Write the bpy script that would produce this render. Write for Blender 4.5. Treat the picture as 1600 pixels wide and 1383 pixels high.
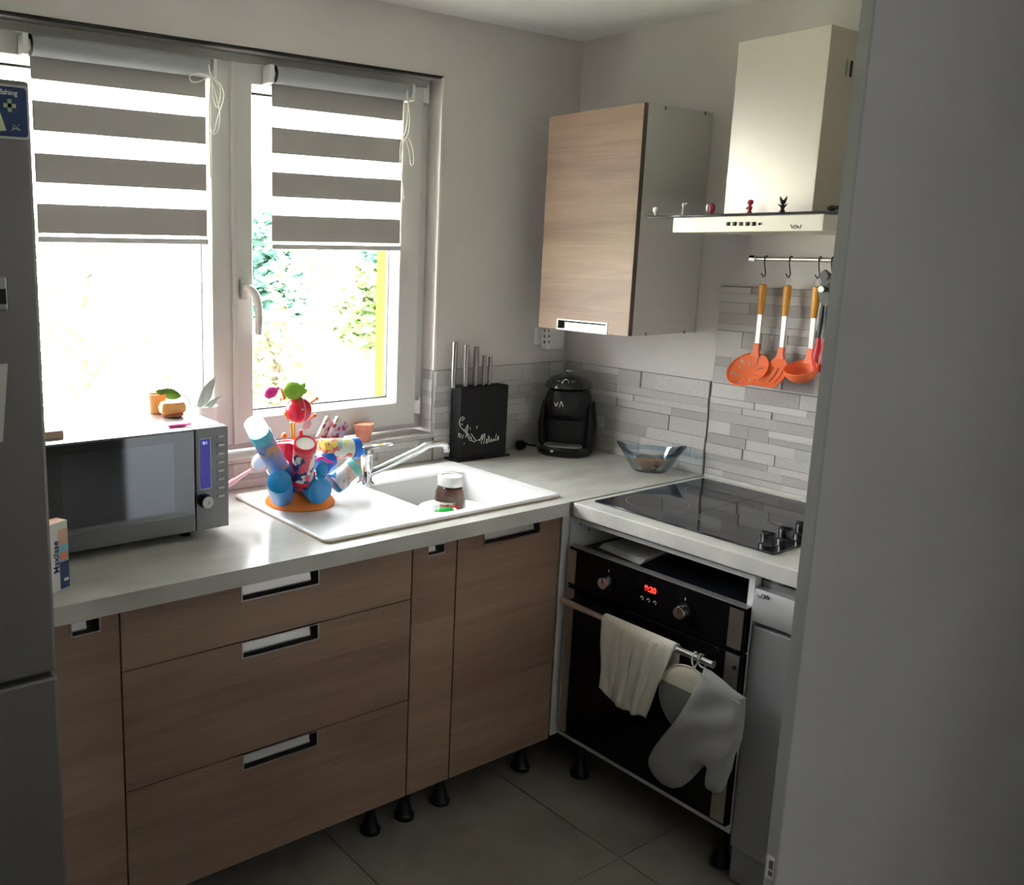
import bpy, bmesh, math, random
from mathutils import Vector, Matrix, geometry
R = math.radians
rnd = random.Random(7)
for o in list(bpy.data.objects): bpy.data.objects.remove(o)
S = bpy.context.scene
COL = S.collection

# ------------------------------------------------------------------ camera
CAM = Vector((-2.646779, -2.395473, 1.624275)); YAW, PITCH, ROLL, FPX, PX, PY = 0.589462, 0.185079, 0.012703, 1412.9466, -271.786, -36.778
_fw = Vector((math.sin(YAW)*math.cos(PITCH), math.cos(YAW)*math.cos(PITCH), -math.sin(PITCH)))
_rt = Vector((math.cos(YAW), -math.sin(YAW), 0)); _up = _rt.cross(_fw)
_r = _rt*math.cos(ROLL) + _up*math.sin(ROLL); _u = -_rt*math.sin(ROLL) + _up*math.cos(ROLL)
cd = bpy.data.cameras.new('camera'); cam = bpy.data.objects.new('camera', cd); COL.objects.link(cam)
m = Matrix((_r, _u, -_fw)).transposed().to_4x4(); m.translation = CAM; cam.matrix_world = m
cd.sensor_fit = 'HORIZONTAL'; cd.sensor_width = 36; cd.lens = FPX/1600*36
cd.shift_x = -PX/1600; cd.shift_y = PY/1600; cd.clip_start = .02; cd.clip_end = 200
S.camera = cam
def on(px, py, ax, val):
    """the point that pixel sees on the plane  axis = val"""
    d = _fw + _r*((px-800-PX)/FPX) - _u*((py-691.5-PY)/FPX)
    return CAM + d*((val-CAM[ax])/d[ax])

# ------------------------------------------------------------------ world, sun, exposure
W = bpy.data.worlds.new('world'); S.world = W; W.use_nodes = True
wn = W.node_tree; wn.nodes.clear()
bgn = wn.nodes.new('ShaderNodeBackground'); wo = wn.nodes.new('ShaderNodeOutputWorld')
bgn.inputs[0].default_value = (0.975, 0.975, 1.0, 1); bgn.inputs[1].default_value = 22.0
wn.links.new(bgn.outputs[0], wo.inputs[0])
sl = bpy.data.lights.new('sun', 'SUN'); sl.energy = 14.0; sl.angle = R(3); sl.color = (1, .93, .8)
so = bpy.data.objects.new('sun', sl); COL.objects.link(so); so.location = (-3, 6, 8)
so.rotation_euler = Vector((.55, -.10, -.82)).to_track_quat('-Z', 'Y').to_euler()
S.view_settings.view_transform = 'Standard'; S.view_settings.look = 'None'
S.view_settings.gamma = 1; S.view_settings.exposure = 0.45
S.view_settings.use_curve_mapping = False

# ------------------------------------------------------------------ materials
def nt(name):
    m = bpy.data.materials.new(name); m.use_nodes = True; n = m.node_tree
    return m, n, n.nodes['Principled BSDF']
def mat(name, col, rough=.5, metal=0., var=None, bump=None, emit=None, spec=.5, coat=0, sheen=0, randv=0, stretch=(1,1,1)):
    m, n, p = nt(name)
    c = (*col, 1)
    p.inputs['Base Color'].default_value = c; p.inputs['Roughness'].default_value = rough
    p.inputs['Metallic'].default_value = metal; p.inputs['Specular IOR Level'].default_value = spec
    p.inputs['Coat Weight'].default_value = coat; p.inputs['Sheen Weight'].default_value = sheen
    if var or bump:
        tc = n.nodes.new('ShaderNodeTexCoord'); mp = n.nodes.new('ShaderNodeMapping')
        mp.inputs['Scale'].default_value = stretch; n.links.new(tc.outputs['Object'], mp.inputs[0])
    last = None
    if var:
        nz = n.nodes.new('ShaderNodeTexNoise'); nz.inputs['Scale'].default_value = var[0]; nz.inputs['Detail'].default_value = 5
        n.links.new(mp.outputs[0], nz.inputs['Vector'])
        rp = n.nodes.new('ShaderNodeValToRGB'); a = var[1]
        rp.color_ramp.elements[0].position = .3; rp.color_ramp.elements[1].position = .7
        rp.color_ramp.elements[0].color = (*[x*(1-a) for x in col], 1); rp.color_ramp.elements[1].color = (*[min(1, x*(1+a)) for x in col], 1)
        n.links.new(nz.outputs['Fac'], rp.inputs[0]); last = rp.outputs[0]
    if randv:
        oi = n.nodes.new('ShaderNodeObjectInfo'); mr = n.nodes.new('ShaderNodeMapRange')
        mr.inputs['To Min'].default_value = 1-randv; mr.inputs['To Max'].default_value = 1+randv
        n.links.new(oi.outputs['Random'], mr.inputs['Value'])
        hv = n.nodes.new('ShaderNodeHueSaturation'); n.links.new(mr.outputs[0], hv.inputs['Value'])
        if last: n.links.new(last, hv.inputs['Color'])
        else: hv.inputs['Color'].default_value = c
        last = hv.outputs[0]
    if last: n.links.new(last, p.inputs['Base Color'])
    if bump:
        nb = n.nodes.new('ShaderNodeTexNoise'); nb.inputs['Scale'].default_value = bump[0]; nb.inputs['Detail'].default_value = 4
        n.links.new(mp.outputs[0], nb.inputs['Vector'])
        bp = n.nodes.new('ShaderNodeBump'); bp.inputs['Strength'].default_value = bump[1]; bp.inputs['Distance'].default_value = .01
        n.links.new(nb.outputs['Fac'], bp.inputs['Height']); n.links.new(bp.outputs[0], p.inputs['Normal'])
    if emit:
        p.inputs['Emission Color'].default_value = (*emit[0], 1); p.inputs['Emission Strength'].default_value = emit[1]
    return m
def wood(name, dark, light):
    m, n, p = nt(name)
    tc = n.nodes.new('ShaderNodeTexCoord'); oi = n.nodes.new('ShaderNodeObjectInfo')
    add = n.nodes.new('ShaderNodeVectorMath'); add.operation = 'ADD'
    n.links.new(tc.outputs['Object'], add.inputs[0])
    ml = n.nodes.new('ShaderNodeMath'); ml.operation = 'MULTIPLY'; ml.inputs[1].default_value = 37
    n.links.new(oi.outputs['Random'], ml.inputs[0]); n.links.new(ml.outputs[0], add.inputs[1])
    def noise(sc, scale, det, dist=0):
        mp = n.nodes.new('ShaderNodeMapping'); mp.inputs['Scale'].default_value = sc
        n.links.new(add.outputs[0], mp.inputs[0])
        z = n.nodes.new('ShaderNodeTexNoise'); z.inputs['Scale'].default_value = scale; z.inputs['Detail'].default_value = det
        z.inputs['Distortion'].default_value = dist
        n.links.new(mp.outputs[0], z.inputs['Vector']); return z.outputs['Fac']
    # wide boards with their own shade (steps along z), then flame grain and fine pores
    sx = n.nodes.new('ShaderNodeSeparateXYZ'); n.links.new(add.outputs[0], sx.inputs[0])
    dv = n.nodes.new('ShaderNodeMath'); dv.operation = 'MULTIPLY'; dv.inputs[1].default_value = 9.5; n.links.new(sx.outputs['Z'], dv.inputs[0])
    fl = n.nodes.new('ShaderNodeMath'); fl.operation = 'FLOOR'; n.links.new(dv.outputs[0], fl.inputs[0])
    wn_ = n.nodes.new('ShaderNodeTexWhiteNoise'); wn_.noise_dimensions = '1D'; n.links.new(fl.outputs[0], wn_.inputs['W'])
    a = noise((.9, .9, 9), 2.2, 4, .8); b = noise((2.2, 2.2, 60), 3, 6, .3); cc = noise((8, 8, 160), 3, 2)
    def mul(s, k):
        q = n.nodes.new('ShaderNodeMath'); q.operation = 'MULTIPLY'; q.inputs[1].default_value = k; n.links.new(s, q.inputs[0]); return q.outputs[0]
    def plus(s, t):
        q = n.nodes.new('ShaderNodeMath'); q.operation = 'ADD'; n.links.new(s, q.inputs[0]); n.links.new(t, q.inputs[1]); return q.outputs[0]
    f = plus(plus(mul(a, .55), mul(b, .3)), plus(mul(cc, .1), mul(wn_.outputs['Value'], .22)))
    rp = n.nodes.new('ShaderNodeValToRGB'); rp.color_ramp.elements[0].position = .30; rp.color_ramp.elements[1].position = .86
    rp.color_ramp.elements[0].color = (*dark, 1); rp.color_ramp.elements[1].color = (*light, 1)
    n.links.new(f, rp.inputs[0]); n.links.new(rp.outputs[0], p.inputs['Base Color'])
    p.inputs['Roughness'].default_value = .48
    bp = n.nodes.new('ShaderNodeBump'); bp.inputs['Strength'].default_value = .06; bp.inputs['Distance'].default_value = .004
    n.links.new(b, bp.inputs['Height']); n.links.new(bp.outputs[0], p.inputs['Normal'])
    return m
def clear(name, tint=(1, 1, 1), gloss=.08, rough=.01):
    m = bpy.data.materials.new(name); m.use_nodes = True; n = m.node_tree; n.nodes.clear()
    t = n.nodes.new('ShaderNodeBsdfTransparent'); g = n.nodes.new('ShaderNodeBsdfGlossy'); x = n.nodes.new('ShaderNodeMixShader'); o = n.nodes.new('ShaderNodeOutputMaterial')
    t.inputs[0].default_value = (*tint, 1); g.inputs['Roughness'].default_value = rough
    lw = n.nodes.new('ShaderNodeLayerWeight'); lw.inputs[0].default_value = .25
    mr = n.nodes.new('ShaderNodeMapRange'); mr.inputs['To Min'].default_value = gloss*.5; mr.inputs['To Max'].default_value = min(1, gloss*6)
    n.links.new(lw.outputs['Fresnel'], mr.inputs['Value']); n.links.new(mr.outputs[0], x.inputs[0])
    n.links.new(t.outputs[0], x.inputs[1]); n.links.new(g.outputs[0], x.inputs[2]); n.links.new(x.outputs[0], o.inputs[0])
    return m
def sheer(name, col, through=.45, transl=.35):
    """thin woven cloth: part open weave, part cloth that lets light through"""
    m = bpy.data.materials.new(name); m.use_nodes = True; n = m.node_tree; n.nodes.clear()
    t = n.nodes.new('ShaderNodeBsdfTransparent'); d = n.nodes.new('ShaderNodeBsdfDiffuse'); tl = n.nodes.new('ShaderNodeBsdfTranslucent')
    x = n.nodes.new('ShaderNodeMixShader'); y = n.nodes.new('ShaderNodeMixShader'); o = n.nodes.new('ShaderNodeOutputMaterial')
    d.inputs[0].default_value = (*col, 1); tl.inputs[0].default_value = (*col, 1)
    x.inputs[0].default_value = transl; n.links.new(d.outputs[0], x.inputs[1]); n.links.new(tl.outputs[0], x.inputs[2])
    y.inputs[0].default_value = through; n.links.new(x.outputs[0], y.inputs[1]); n.links.new(t.outputs[0], y.inputs[2])
    n.links.new(y.outputs[0], o.inputs[0]); return m
def print_mat(name, cols, scale=14, rough=.3):
    """busy printed packaging: patches of several inks"""
    m, n, p = nt(name)
    tc = n.nodes.new('ShaderNodeTexCoord'); v = n.nodes.new('ShaderNodeTexVoronoi'); v.inputs['Scale'].default_value = scale
    nz = n.nodes.new('ShaderNodeTexNoise'); nz.inputs['Scale'].default_value = scale*.8
    mx = n.nodes.new('ShaderNodeMixRGB'); mx.inputs[0].default_value = .35
    n.links.new(tc.outputs['Object'], mx.inputs[1]); n.links.new(tc.outputs['Object'], nz.inputs['Vector']); n.links.new(nz.outputs['Color'], mx.inputs[2])
    n.links.new(mx.outputs[0], v.inputs['Vector'])
    sp = n.nodes.new('ShaderNodeSeparateColor'); n.links.new(v.outputs['Color'], sp.inputs[0])
    rp = n.nodes.new('ShaderNodeValToRGB'); rp.color_ramp.interpolation = 'CONSTANT'
    for i, c in enumerate(cols):
        e = rp.color_ramp.elements[i] if i < 2 else rp.color_ramp.elements.new(i/len(cols))
        e.position = i/len(cols); e.color = (*c, 1)
    n.links.new(sp.outputs[0], rp.inputs[0]); n.links.new(rp.outputs[0], p.inputs['Base Color']); p.inputs['Roughness'].default_value = rough
    return m

M = {}
M['wall'] = mat('wall_paint', (.66, .62, .595), .85, var=(3, .03), bump=(180, .06))
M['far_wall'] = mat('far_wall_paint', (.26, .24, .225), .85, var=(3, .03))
M['partition'] = mat('partition_paint', (.64, .625, .615), .8, var=(2.2, .07), bump=(120, .05))
M['ceil'] = mat('ceiling_paint', (.86, .86, .84), .9, bump=(150, .04))
M['floor'] = mat('floor_tile', (.23, .21, .178), .38, var=(5, .18), bump=(40, .03))
M['grout'] = mat('grout', (.36, .34, .30), .9)
M['grout_dark'] = mat('wall_grout', (.22, .21, .2), .9)
M['stone'] = mat('split_stone', (.58, .555, .535), .55, var=(18, .16), bump=(30, .5), randv=.25, stretch=(1, 1, 1.8))
M['sill'] = mat('sill_tile', (.42, .40, .385), .5, var=(14, .1), bump=(60, .05))
M['worktop'] = mat('worktop_laminate', (.50, .49, .455), .22, var=(5, .13), bump=(90, .03), stretch=(1, 2.4, 1))
M['wood'] = wood('oak_front', (.185, .109, .074), (.39, .258, .184))
M['edge_dark'] = mat('edge_band', (.10, .075, .06), .5)
M['carcass'] = mat('white_melamine', (.62, .62, .61), .45)
M['alu'] = mat('brushed_aluminium', (.42, .41, .395), .34, 1)
M['trim_alu'] = mat('corner_profile', (.50, .50, .485), .5, .3)
M['alu_dark'] = mat('profile_aluminium', (.36, .36, .35), .42, .8)
M['steel'] = mat('stainless_steel', (.52, .50, .465), .32, 1, bump=(300, .02), stretch=(1, 1, .02))
M['knife_steel'] = mat('knife_steel', (.34, .33, .32), .28, 1)
M['steel_hood'] = mat('hood_steel', (.60, .55, .485), .33, 1, bump=(220, .02), stretch=(.03, .03, 1))
M['chrome'] = mat('chrome', (.85, .86, .88), .07, 1)
M['dark_slot'] = mat('dark_recess', (.012, .012, .012), .7)
M['black'] = mat('black_plastic', (.008, .008, .009), .38, spec=.35)
M['black_gloss'] = mat('black_gloss_plastic', (.008, .008, .009), .12)
M['black_glass'] = mat('black_glass', (.003, .003, .0035), .05, spec=.22)
M['black_satin'] = mat('black_powder_coat', (.007, .0065, .008), .45, spec=.3)
M['hob_glass'] = mat('hob_glass', (.010, .010, .014), .06, spec=.45)
M['hob_line'] = mat('hob_print', (.22, .22, .22), .4)
M['oven_top'] = mat('oven_sheet', (.012, .014, .022), .3, .3)
M['fridge'] = mat('fridge_steel', (.21, .20, .195), .42, .55, bump=(260, .02), stretch=(1, 1, .02))
M['dw'] = mat('dishwasher_grey', (.36, .36, .37), .35, .6)
M['dw_panel'] = mat('dishwasher_panel', (.50, .50, .51), .3, .5)
M['pvc'] = mat('white_pvc', (.62, .60, .58), .3)
M['rubber'] = mat('rubber_seal', (.03, .03, .03), .6)
M['pane'] = clear('window_glass', (.97, .99, .98), .05)
M['blind'] = sheer('blind_fabric', (.43, .41, .39), 0, .09)
M['blind_tube'] = mat('blind_roll', (.34, .35, .36), .8, bump=(500, .08))
M['sheer'] = sheer('sheer_fabric', (.9, .9, .88), .68, .5)
M['cord'] = mat('white_cord', (.8, .78, .72), .5)
M['white'] = mat('white_plastic', (.78, .77, .75), .35)
M['ceramic'] = mat('white_composite', (.83, .83, .83), .22)
M['mw'] = mat('microwave_silver', (.19, .195, .205), .32, .75)
M['mw_top'] = mat('microwave_casing', (.55, .55, .56), .24, .7)
M['mw_mirror'] = mat('microwave_mirror', (.20, .21, .23), .05, .95)
M['mw_window'] = mat('microwave_window', (.24, .26, .30), .06, .95)
M['lcd'] = mat('blue_lcd', (.04, .04, .3), .2, emit=((.05, .045, .40), .25))
M['lcd_txt'] = mat('lcd_digits', (.5, .6, 1), .4, emit=((.5, .6, 1), .8))
M['red_led'] = mat('red_led', (.6, .02, .02), .4, emit=((1, .03, .02), 2.2))
M['paper'] = mat('paper', (.62, .60, .57), .8)
M['paper_white'] = mat('white_card', (.75, .74, .72), .6)
M['ink'] = mat('black_ink', (.02, .02, .025), .6)
M['chalk'] = mat('white_lettering', (.78, .77, .74), .6)
M['orange_card'] = mat('orange_print', (.75, .30, .17), .5)
M['peach_card'] = mat('peach_print', (.72, .45, .33), .5)
M['navy_card'] = mat('navy_print', (.02, .05, .16), .45)
M['sky_card'] = mat('sky_print', (.25, .55, .70), .5)
M['magnet'] = mat('magnet_blue', (.012, .045, .15), .35)
M['magnet_green'] = mat('magnet_pale_green', (.48, .55, .33), .5)
M['orange_handle'] = mat('amber_handle', (.66, .29, .035), .4)
M['orange_sil'] = mat('orange_silicone', (.86, .17, .055), .5)
M['red_sil'] = mat('red_silicone', (.55, .012, .02), .45)
M['towel'] = mat('towel_cloth', (.60, .56, .48), .95, bump=(260, .35), sheen=.3)
M['mitt'] = mat('grey_quilted_cotton', (.205, .20, .195), .95, bump=(60, .12), sheen=.1)
M['pad_light'] = mat('beige_cotton', (.52, .48, .39), .95, bump=(250, .2))
M['pad_dark'] = mat('charcoal_cotton', (.12, .12, .115), .95, bump=(250, .2))
M['terracotta'] = mat('terracotta', (.50, .19, .12), .8, var=(30, .25))
M['soil'] = mat('soil', (.30, .19, .10), .95, var=(60, .4))
M['toy_orange'] = mat('toy_orange', (.90, .24, .035), .3)
M['toy_blue'] = mat('toy_blue', (.015, .26, .62), .22)
M['toy_blue2'] = mat('toy_deep_blue', (.012, .13, .55), .25)
M['toy_red'] = mat('toy_red', (.75, .02, .045), .25)
M['toy_green'] = mat('toy_green', (.26, .55, .03), .35)
M['toy_pink'] = mat('toy_pink', (.88, .03, .33), .3)
M['toy_palepink'] = mat('pale_pink', (.85, .50, .55), .4)
M['toy_cyan'] = mat('toy_cyan', (.12, .55, .72), .25)
M['toy_teal'] = mat('toy_teal', (.14, .55, .50), .3)
M['toy_yellow'] = mat('toy_yellow', (.75, .48, .05), .4)
M['can_violet'] = print_mat('violet_tube_print', [(.16, .22, .50), (.30, .36, .62), (.10, .12, .35), (.55, .35, .2), (.20, .30, .60)], 16)
M['can_red'] = print_mat('red_tube_print', [(.72, .03, .06), (.80, .10, .15), (.02, .03, .16), (.8, .8, .8), (.02, .03, .16)], 18)
M['can_clear'] = print_mat('frosted_print', [(.65, .62, .62), (.72, .70, .70), (.45, .36, .36), (.70, .5, .45), (.66, .68, .70)], 20)
M['can_fruit'] = print_mat('fruit_print', [(.55, .62, .25), (.80, .62, .10), (.70, .70, .60), (.30, .50, .60), (.70, .10, .10)], 22)
M['card_print'] = print_mat('card_pack_print', [(.60, .45, .65), (.75, .7, .75), (.45, .05, .12), (.50, .45, .15), (.70, .60, .72)], 26)
M['choco'] = mat('chocolate_spread', (.13, .055, .035), .4, var=(25, .5))
M['jar_glass'] = clear('jar_glass', (.97, .96, .95), .10)
M['jar_label'] = mat('jar_label', (.72, .70, .67), .5)
M['green_cap'] = mat('green_cap', (.02, .42, .06), .35)
M['bowl_glass'] = clear('blue_glass', (.93, .965, .985), .10)
M['bowl_rim'] = clear('blue_glass_rim', (.76, .86, .94), .15)
M['potato'] = mat('potato_skin', (.42, .24, .13), .7, var=(25, .2), bump=(60, .15))
M['leaf_green'] = mat('leaf_green', (.10, .28, .03), .4, var=(20, .5))
M['leaf_grey'] = mat('leaf_grey_green', (.30, .38, .36), .45, var=(18, .3))
M['soap'] = mat('orange_soap', (.85, .40, .12), .35)
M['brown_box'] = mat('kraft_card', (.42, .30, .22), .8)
M['fig_white'] = mat('figurine_white', (.72, .70, .66), .4)
M['fig_red'] = mat('figurine_red', (.32, .01, .025), .4)
M['fig_magenta'] = mat('figurine_magenta', (.45, .02, .12), .4)
M['foliage'] = mat('garden_leaf', (.16, .24, .08), .6, randv=.25)
M['foliage_dark'] = mat('conifer_needle', (.05, .14, .10), .7, randv=.2)
M['foliage_pale'] = mat('pale_leaf', (.21, .24, .11), .6, randv=.2)
M['bark'] = mat('bark', (.12, .09, .06), .9)
M['grass'] = mat('grass_ground', (.48, .50, .36), .95, var=(2, .35))
M['patio'] = mat('pale_gravel', (.62, .60, .55), .9, var=(8, .1))
M['render'] = mat('outside_render', (.60, .57, .52), .9)
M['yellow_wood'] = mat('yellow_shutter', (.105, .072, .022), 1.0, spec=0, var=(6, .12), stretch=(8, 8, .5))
M['label_grey'] = mat('label_grey', (.12, .12, .13), .6)

# ------------------------------------------------------------------ mesh helpers
def NB(): return bmesh.new()
def box(bm, lo, hi, bev=0, seg=2):
    lo, hi = Vector(lo), Vector(hi)
    r = bmesh.ops.create_cube(bm, size=1)
    vs = r['verts']
    for v in vs: v.co = Vector(((lo[i]+hi[i])/2 + v.co[i]*(hi[i]-lo[i]) for i in range(3)))
    if bev:
        es = list({e for v in vs for e in v.link_edges})
        bmesh.ops.bevel(bm, geom=es, offset=bev, segments=seg, profile=.6, affect='EDGES')
    return bm
def frame_of(d):
    d = Vector(d).normalized(); a = Vector((0, 0, 1)) if abs(d.z) < .95 else Vector((1, 0, 0))
    x = a.cross(d).normalized(); return x, d.cross(x), d
def loft(bm, rings, cap0=True, cap1=True, closed=True):
    L = [[bm.verts.new(p) for p in r] for r in rings]
    for a, b in zip(L, L[1:]):
        n = len(a)
        for i in range(n if closed else n-1):
            j = (i+1) % n
            try: bm.faces.new((a[i], a[j], b[j], b[i]))
            except ValueError: pass
    if cap0: bm.faces.new(list(reversed(L[0])))
    if cap1: bm.faces.new(L[-1])
    return bm
def cyl(bm, p0, p1, r0, r1=None, n=20, caps=True):
    r1 = r0 if r1 is None else r1; p0, p1 = Vector(p0), Vector(p1); x, y, d = frame_of(p1-p0)
    return loft(bm, [[p + x*(r*math.cos(2*math.pi*i/n)) + y*(r*math.sin(2*math.pi*i/n)) for i in range(n)] for p, r in ((p0, r0), (p1, r1))], caps, caps)
def lathe(bm, prof, base=(0, 0, 0), axis=(0, 0, 1), n=28, cap0=True, cap1=True, sx=1, sy=1):
    base = Vector(base); x, y, d = frame_of(axis)
    return loft(bm, [[base + d*h + x*(sx*max(r, 1e-4)*math.cos(2*math.pi*i/n)) + y*(sy*max(r, 1e-4)*math.sin(2*math.pi*i/n)) for i in range(n)] for r, h in prof], cap0, cap1)
def tube(bm, pts, r, n=8, caps=True, flat=1):
    pts = [Vector(p) for p in pts]; rs = r if isinstance(r, (list, tuple)) else [r]*len(pts)
    rings = []; x = None
    for i, p in enumerate(pts):
        t = (pts[min(i+1, len(pts)-1)] - pts[max(i-1, 0)]).normalized()
        if x is None: x = frame_of(t)[0]
        x = (x - t*x.dot(t)).normalized(); y = t.cross(x)
        rings.append([p + x*(rs[i]*math.cos(2*math.pi*k/n)) + y*(flat*rs[i]*math.sin(2*math.pi*k/n)) for k in range(n)])
    return loft(bm, rings, caps, caps)
def smooth_path(pts, k=6):
    """Catmull-Rom through the points"""
    P = [Vector(p) for p in pts]; P = [P[0]*2-P[1]] + P + [P[-1]*2-P[-2]]; out = []
    for i in range(1, len(P)-2):
        for s in range(k):
            t = s/k; a, b, c, d = P[i-1:i+3]
            out.append(.5*((2*b) + (c-a)*t + (2*a-5*b+4*c-d)*t*t + (3*b-a-3*c+d)*t**3))
    out.append(P[-2]); return out
def ball(bm, c, r, seg=20, rings=12, rot=None):
    r = Vector(r) if hasattr(r, '__len__') else Vector((r, r, r)); c = Vector(c)
    q = bmesh.ops.create_uvsphere(bm, u_segments=seg, v_segments=rings, radius=1)
    for v in q['verts']:
        p = Vector((v.co.x*r.x, v.co.y*r.y, v.co.z*r.z))
        v.co = c + (rot @ p if rot else p)
    return bm
def prism(bm, poly, f, h0, h1, bev=0):
    """polygon (u,v) list extruded along the third coordinate of f(u,v,h)"""
    loft(bm, [[f(u, v, h0) for u, v in poly], [f(u, v, h1) for u, v in poly]])
    bmesh.ops.recalc_face_normals(bm, faces=bm.faces[:]); return bm
def pillow(bm, outline, sp, T, RR, f, back=1.0, flatten=0):
    """soft filled shape: outline in (u,v), puffed to thickness T"""
    n = len(outline); us = [p[0] for p in outline]; vs = [p[1] for p in outline]
    pts = [Vector(p) for p in outline]
    def inside(x, y):
        c = False
        for i in range(n):
            x1, y1 = outline[i]; x2, y2 = outline[(i+1) % n]
            if (y1 > y) != (y2 > y) and x < (x2-x1)*(y-y1)/(y2-y1)+x1: c = not c
        return c
    def dist(x, y):
        p = Vector((x, y)); b = 1e9
        for i in range(n):
            q, t = geometry.intersect_point_line(p, pts[i], pts[(i+1) % n]); t = min(1, max(0, t))
            b = min(b, (p - (pts[i]+(pts[(i+1) % n]-pts[i])*t)).length)
        return b
    x = min(us)
    row = 0
    while x < max(us):
        y = min(vs) + (row % 2)*sp/2
        while y < max(vs):
            if inside(x, y) and dist(x, y) > sp*.45: pts.append(Vector((x, y)))
            y += sp
        x += sp*.87; row += 1
    co, ed, fa, *_ = geometry.delaunay_2d_cdt(pts, [(i, (i+1) % n) for i in range(n)], [], 1, 1e-6)
    def h(c):
        d = dist(c.x, c.y)
        if d < 1e-6: return 0
        s = min(1, d/RR); return T*math.sqrt(max(0, 1-(1-s)**2))
    hs = [h(c) for c in co]
    A = [bm.verts.new(f(c.x, c.y, z)) for c, z in zip(co, hs)]
    B = [a if z == 0 else bm.verts.new(f(c.x, c.y, -z*back)) for a, c, z in zip(A, co, hs)]
    for q in fa:
        try: bm.faces.new([A[i] for i in q])
        except ValueError: pass
        try: bm.faces.new([B[i] for i in reversed(q)])
        except ValueError: pass
    bmesh.ops.recalc_face_normals(bm, faces=bm.faces[:]); return bm

# ------------------------------------------------------------------ scene helpers
def wloc(o):
    v = Vector((0, 0, 0))
    while o: v += o.location; o = o.parent
    return v
def setp(o, label=None, cat=None, group=None, kind=None):
    if label: o['label'] = label
    if cat: o['category'] = cat
    if group: o['group'] = group
    if kind: o['kind'] = kind
    return o
def obj(name, bm, m, parent=None, smooth=False, label=None, cat=None, group=None, kind=None, local=False, bevel=0):
    """link a bmesh (world coordinates, or the parent's own when local) as one object with its origin at its middle"""
    bmesh.ops.recalc_face_normals(bm, faces=bm.faces[:])
    me = bpy.data.meshes.new(name); bm.to_mesh(me); bm.free()
    me.materials.append(M[m] if isinstance(m, str) else m)
    xs = [v.co for v in me.vertices]
    c = Vector(((min(v[i] for v in xs)+max(v[i] for v in xs))/2 for i in range(3)))
    if not parent: c.z = min(v.z for v in xs)
    me.transform(Matrix.Translation(-c))
    if smooth:
        me.shade_smooth()
        try: me.set_sharp_from_angle(angle=R(38))
        except Exception: pass
    o = bpy.data.objects.new(name, me); COL.objects.link(o)
    if parent:
        o.parent = parent; o.location = c if local else c - wloc(parent)
    else: o.location = c
    if bevel:
        b = o.modifiers.new('bevel', 'BEVEL'); b.width = bevel; b.segments = 2; b.limit_method = 'ANGLE'
    return setp(o, label, cat, group, kind)
def thing(name, label, cat, loc, rotz=0, group=None, kind=None):
    e = bpy.data.objects.new(name, None); COL.objects.link(e); e.location = loc; e.rotation_euler = (0, 0, rotz)
    e.empty_display_size = .05
    return setp(e, label, cat, group, kind)
def bx(name, lo, hi, m, parent=None, bev=0, **k): return obj(name, box(NB(), lo, hi, bev), m, parent, **k)
def text(name, s, size, mtx, m, parent, depth=.0006, align='CENTER', bold=0, sx=1):
    cu = bpy.data.curves.new(name, 'FONT'); cu.body = s; cu.size = size; cu.extrude = depth; cu.align_x = align; cu.align_y = 'CENTER'; cu.offset = bold
    t = bpy.data.objects.new('tmp', cu); COL.objects.link(t)
    dg = bpy.context.evaluated_depsgraph_get(); me = bpy.data.meshes.new_from_object(t.evaluated_get(dg))
    bpy.data.objects.remove(t); me.name = name
    me.materials.clear(); me.materials.append(M[m])
    me.transform(mtx @ Matrix.Diagonal((sx, 1, 1, 1)))
    o = bpy.data.objects.new(name, me); COL.objects.link(o); o.parent = parent; o.location = -wloc(parent) if parent else (0, 0, 0)
    return o
def basis(o, x, y):
    """matrix whose columns are x, y, x cross y at o"""
    x, y = Vector(x).normalized(), Vector(y).normalized(); z = x.cross(y)
    m = Matrix((x, y, z)).transposed().to_4x4(); m.translation = Vector(o); return m
_uc = bpy.data.meshes.new('unit_block')
_b = NB(); box(_b, (-.5, -.5, -.5), (.5, .5, .5), .016, 1); _b.to_mesh(_uc); _b.free()
_fc = bpy.data.meshes.new('tile_block'); _b = NB(); box(_b, (-.5, -.5, -.5), (.5, .5, .5)); _b.to_mesh(_fc); _b.free()
_ucm = {}
def block(name, lo, hi, m, parent, src=None):
    """box-shaped piece sharing one mesh per material"""
    if m not in _ucm:
        me = (src or _uc).copy(); me.materials.append(M[m]); _ucm[m] = me
    o = bpy.data.objects.new(name, _ucm[m]); COL.objects.link(o); o.parent = parent
    lo, hi = Vector(lo), Vector(hi); o.location = (lo+hi)/2 - wloc(parent); o.scale = hi-lo
    return o
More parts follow.
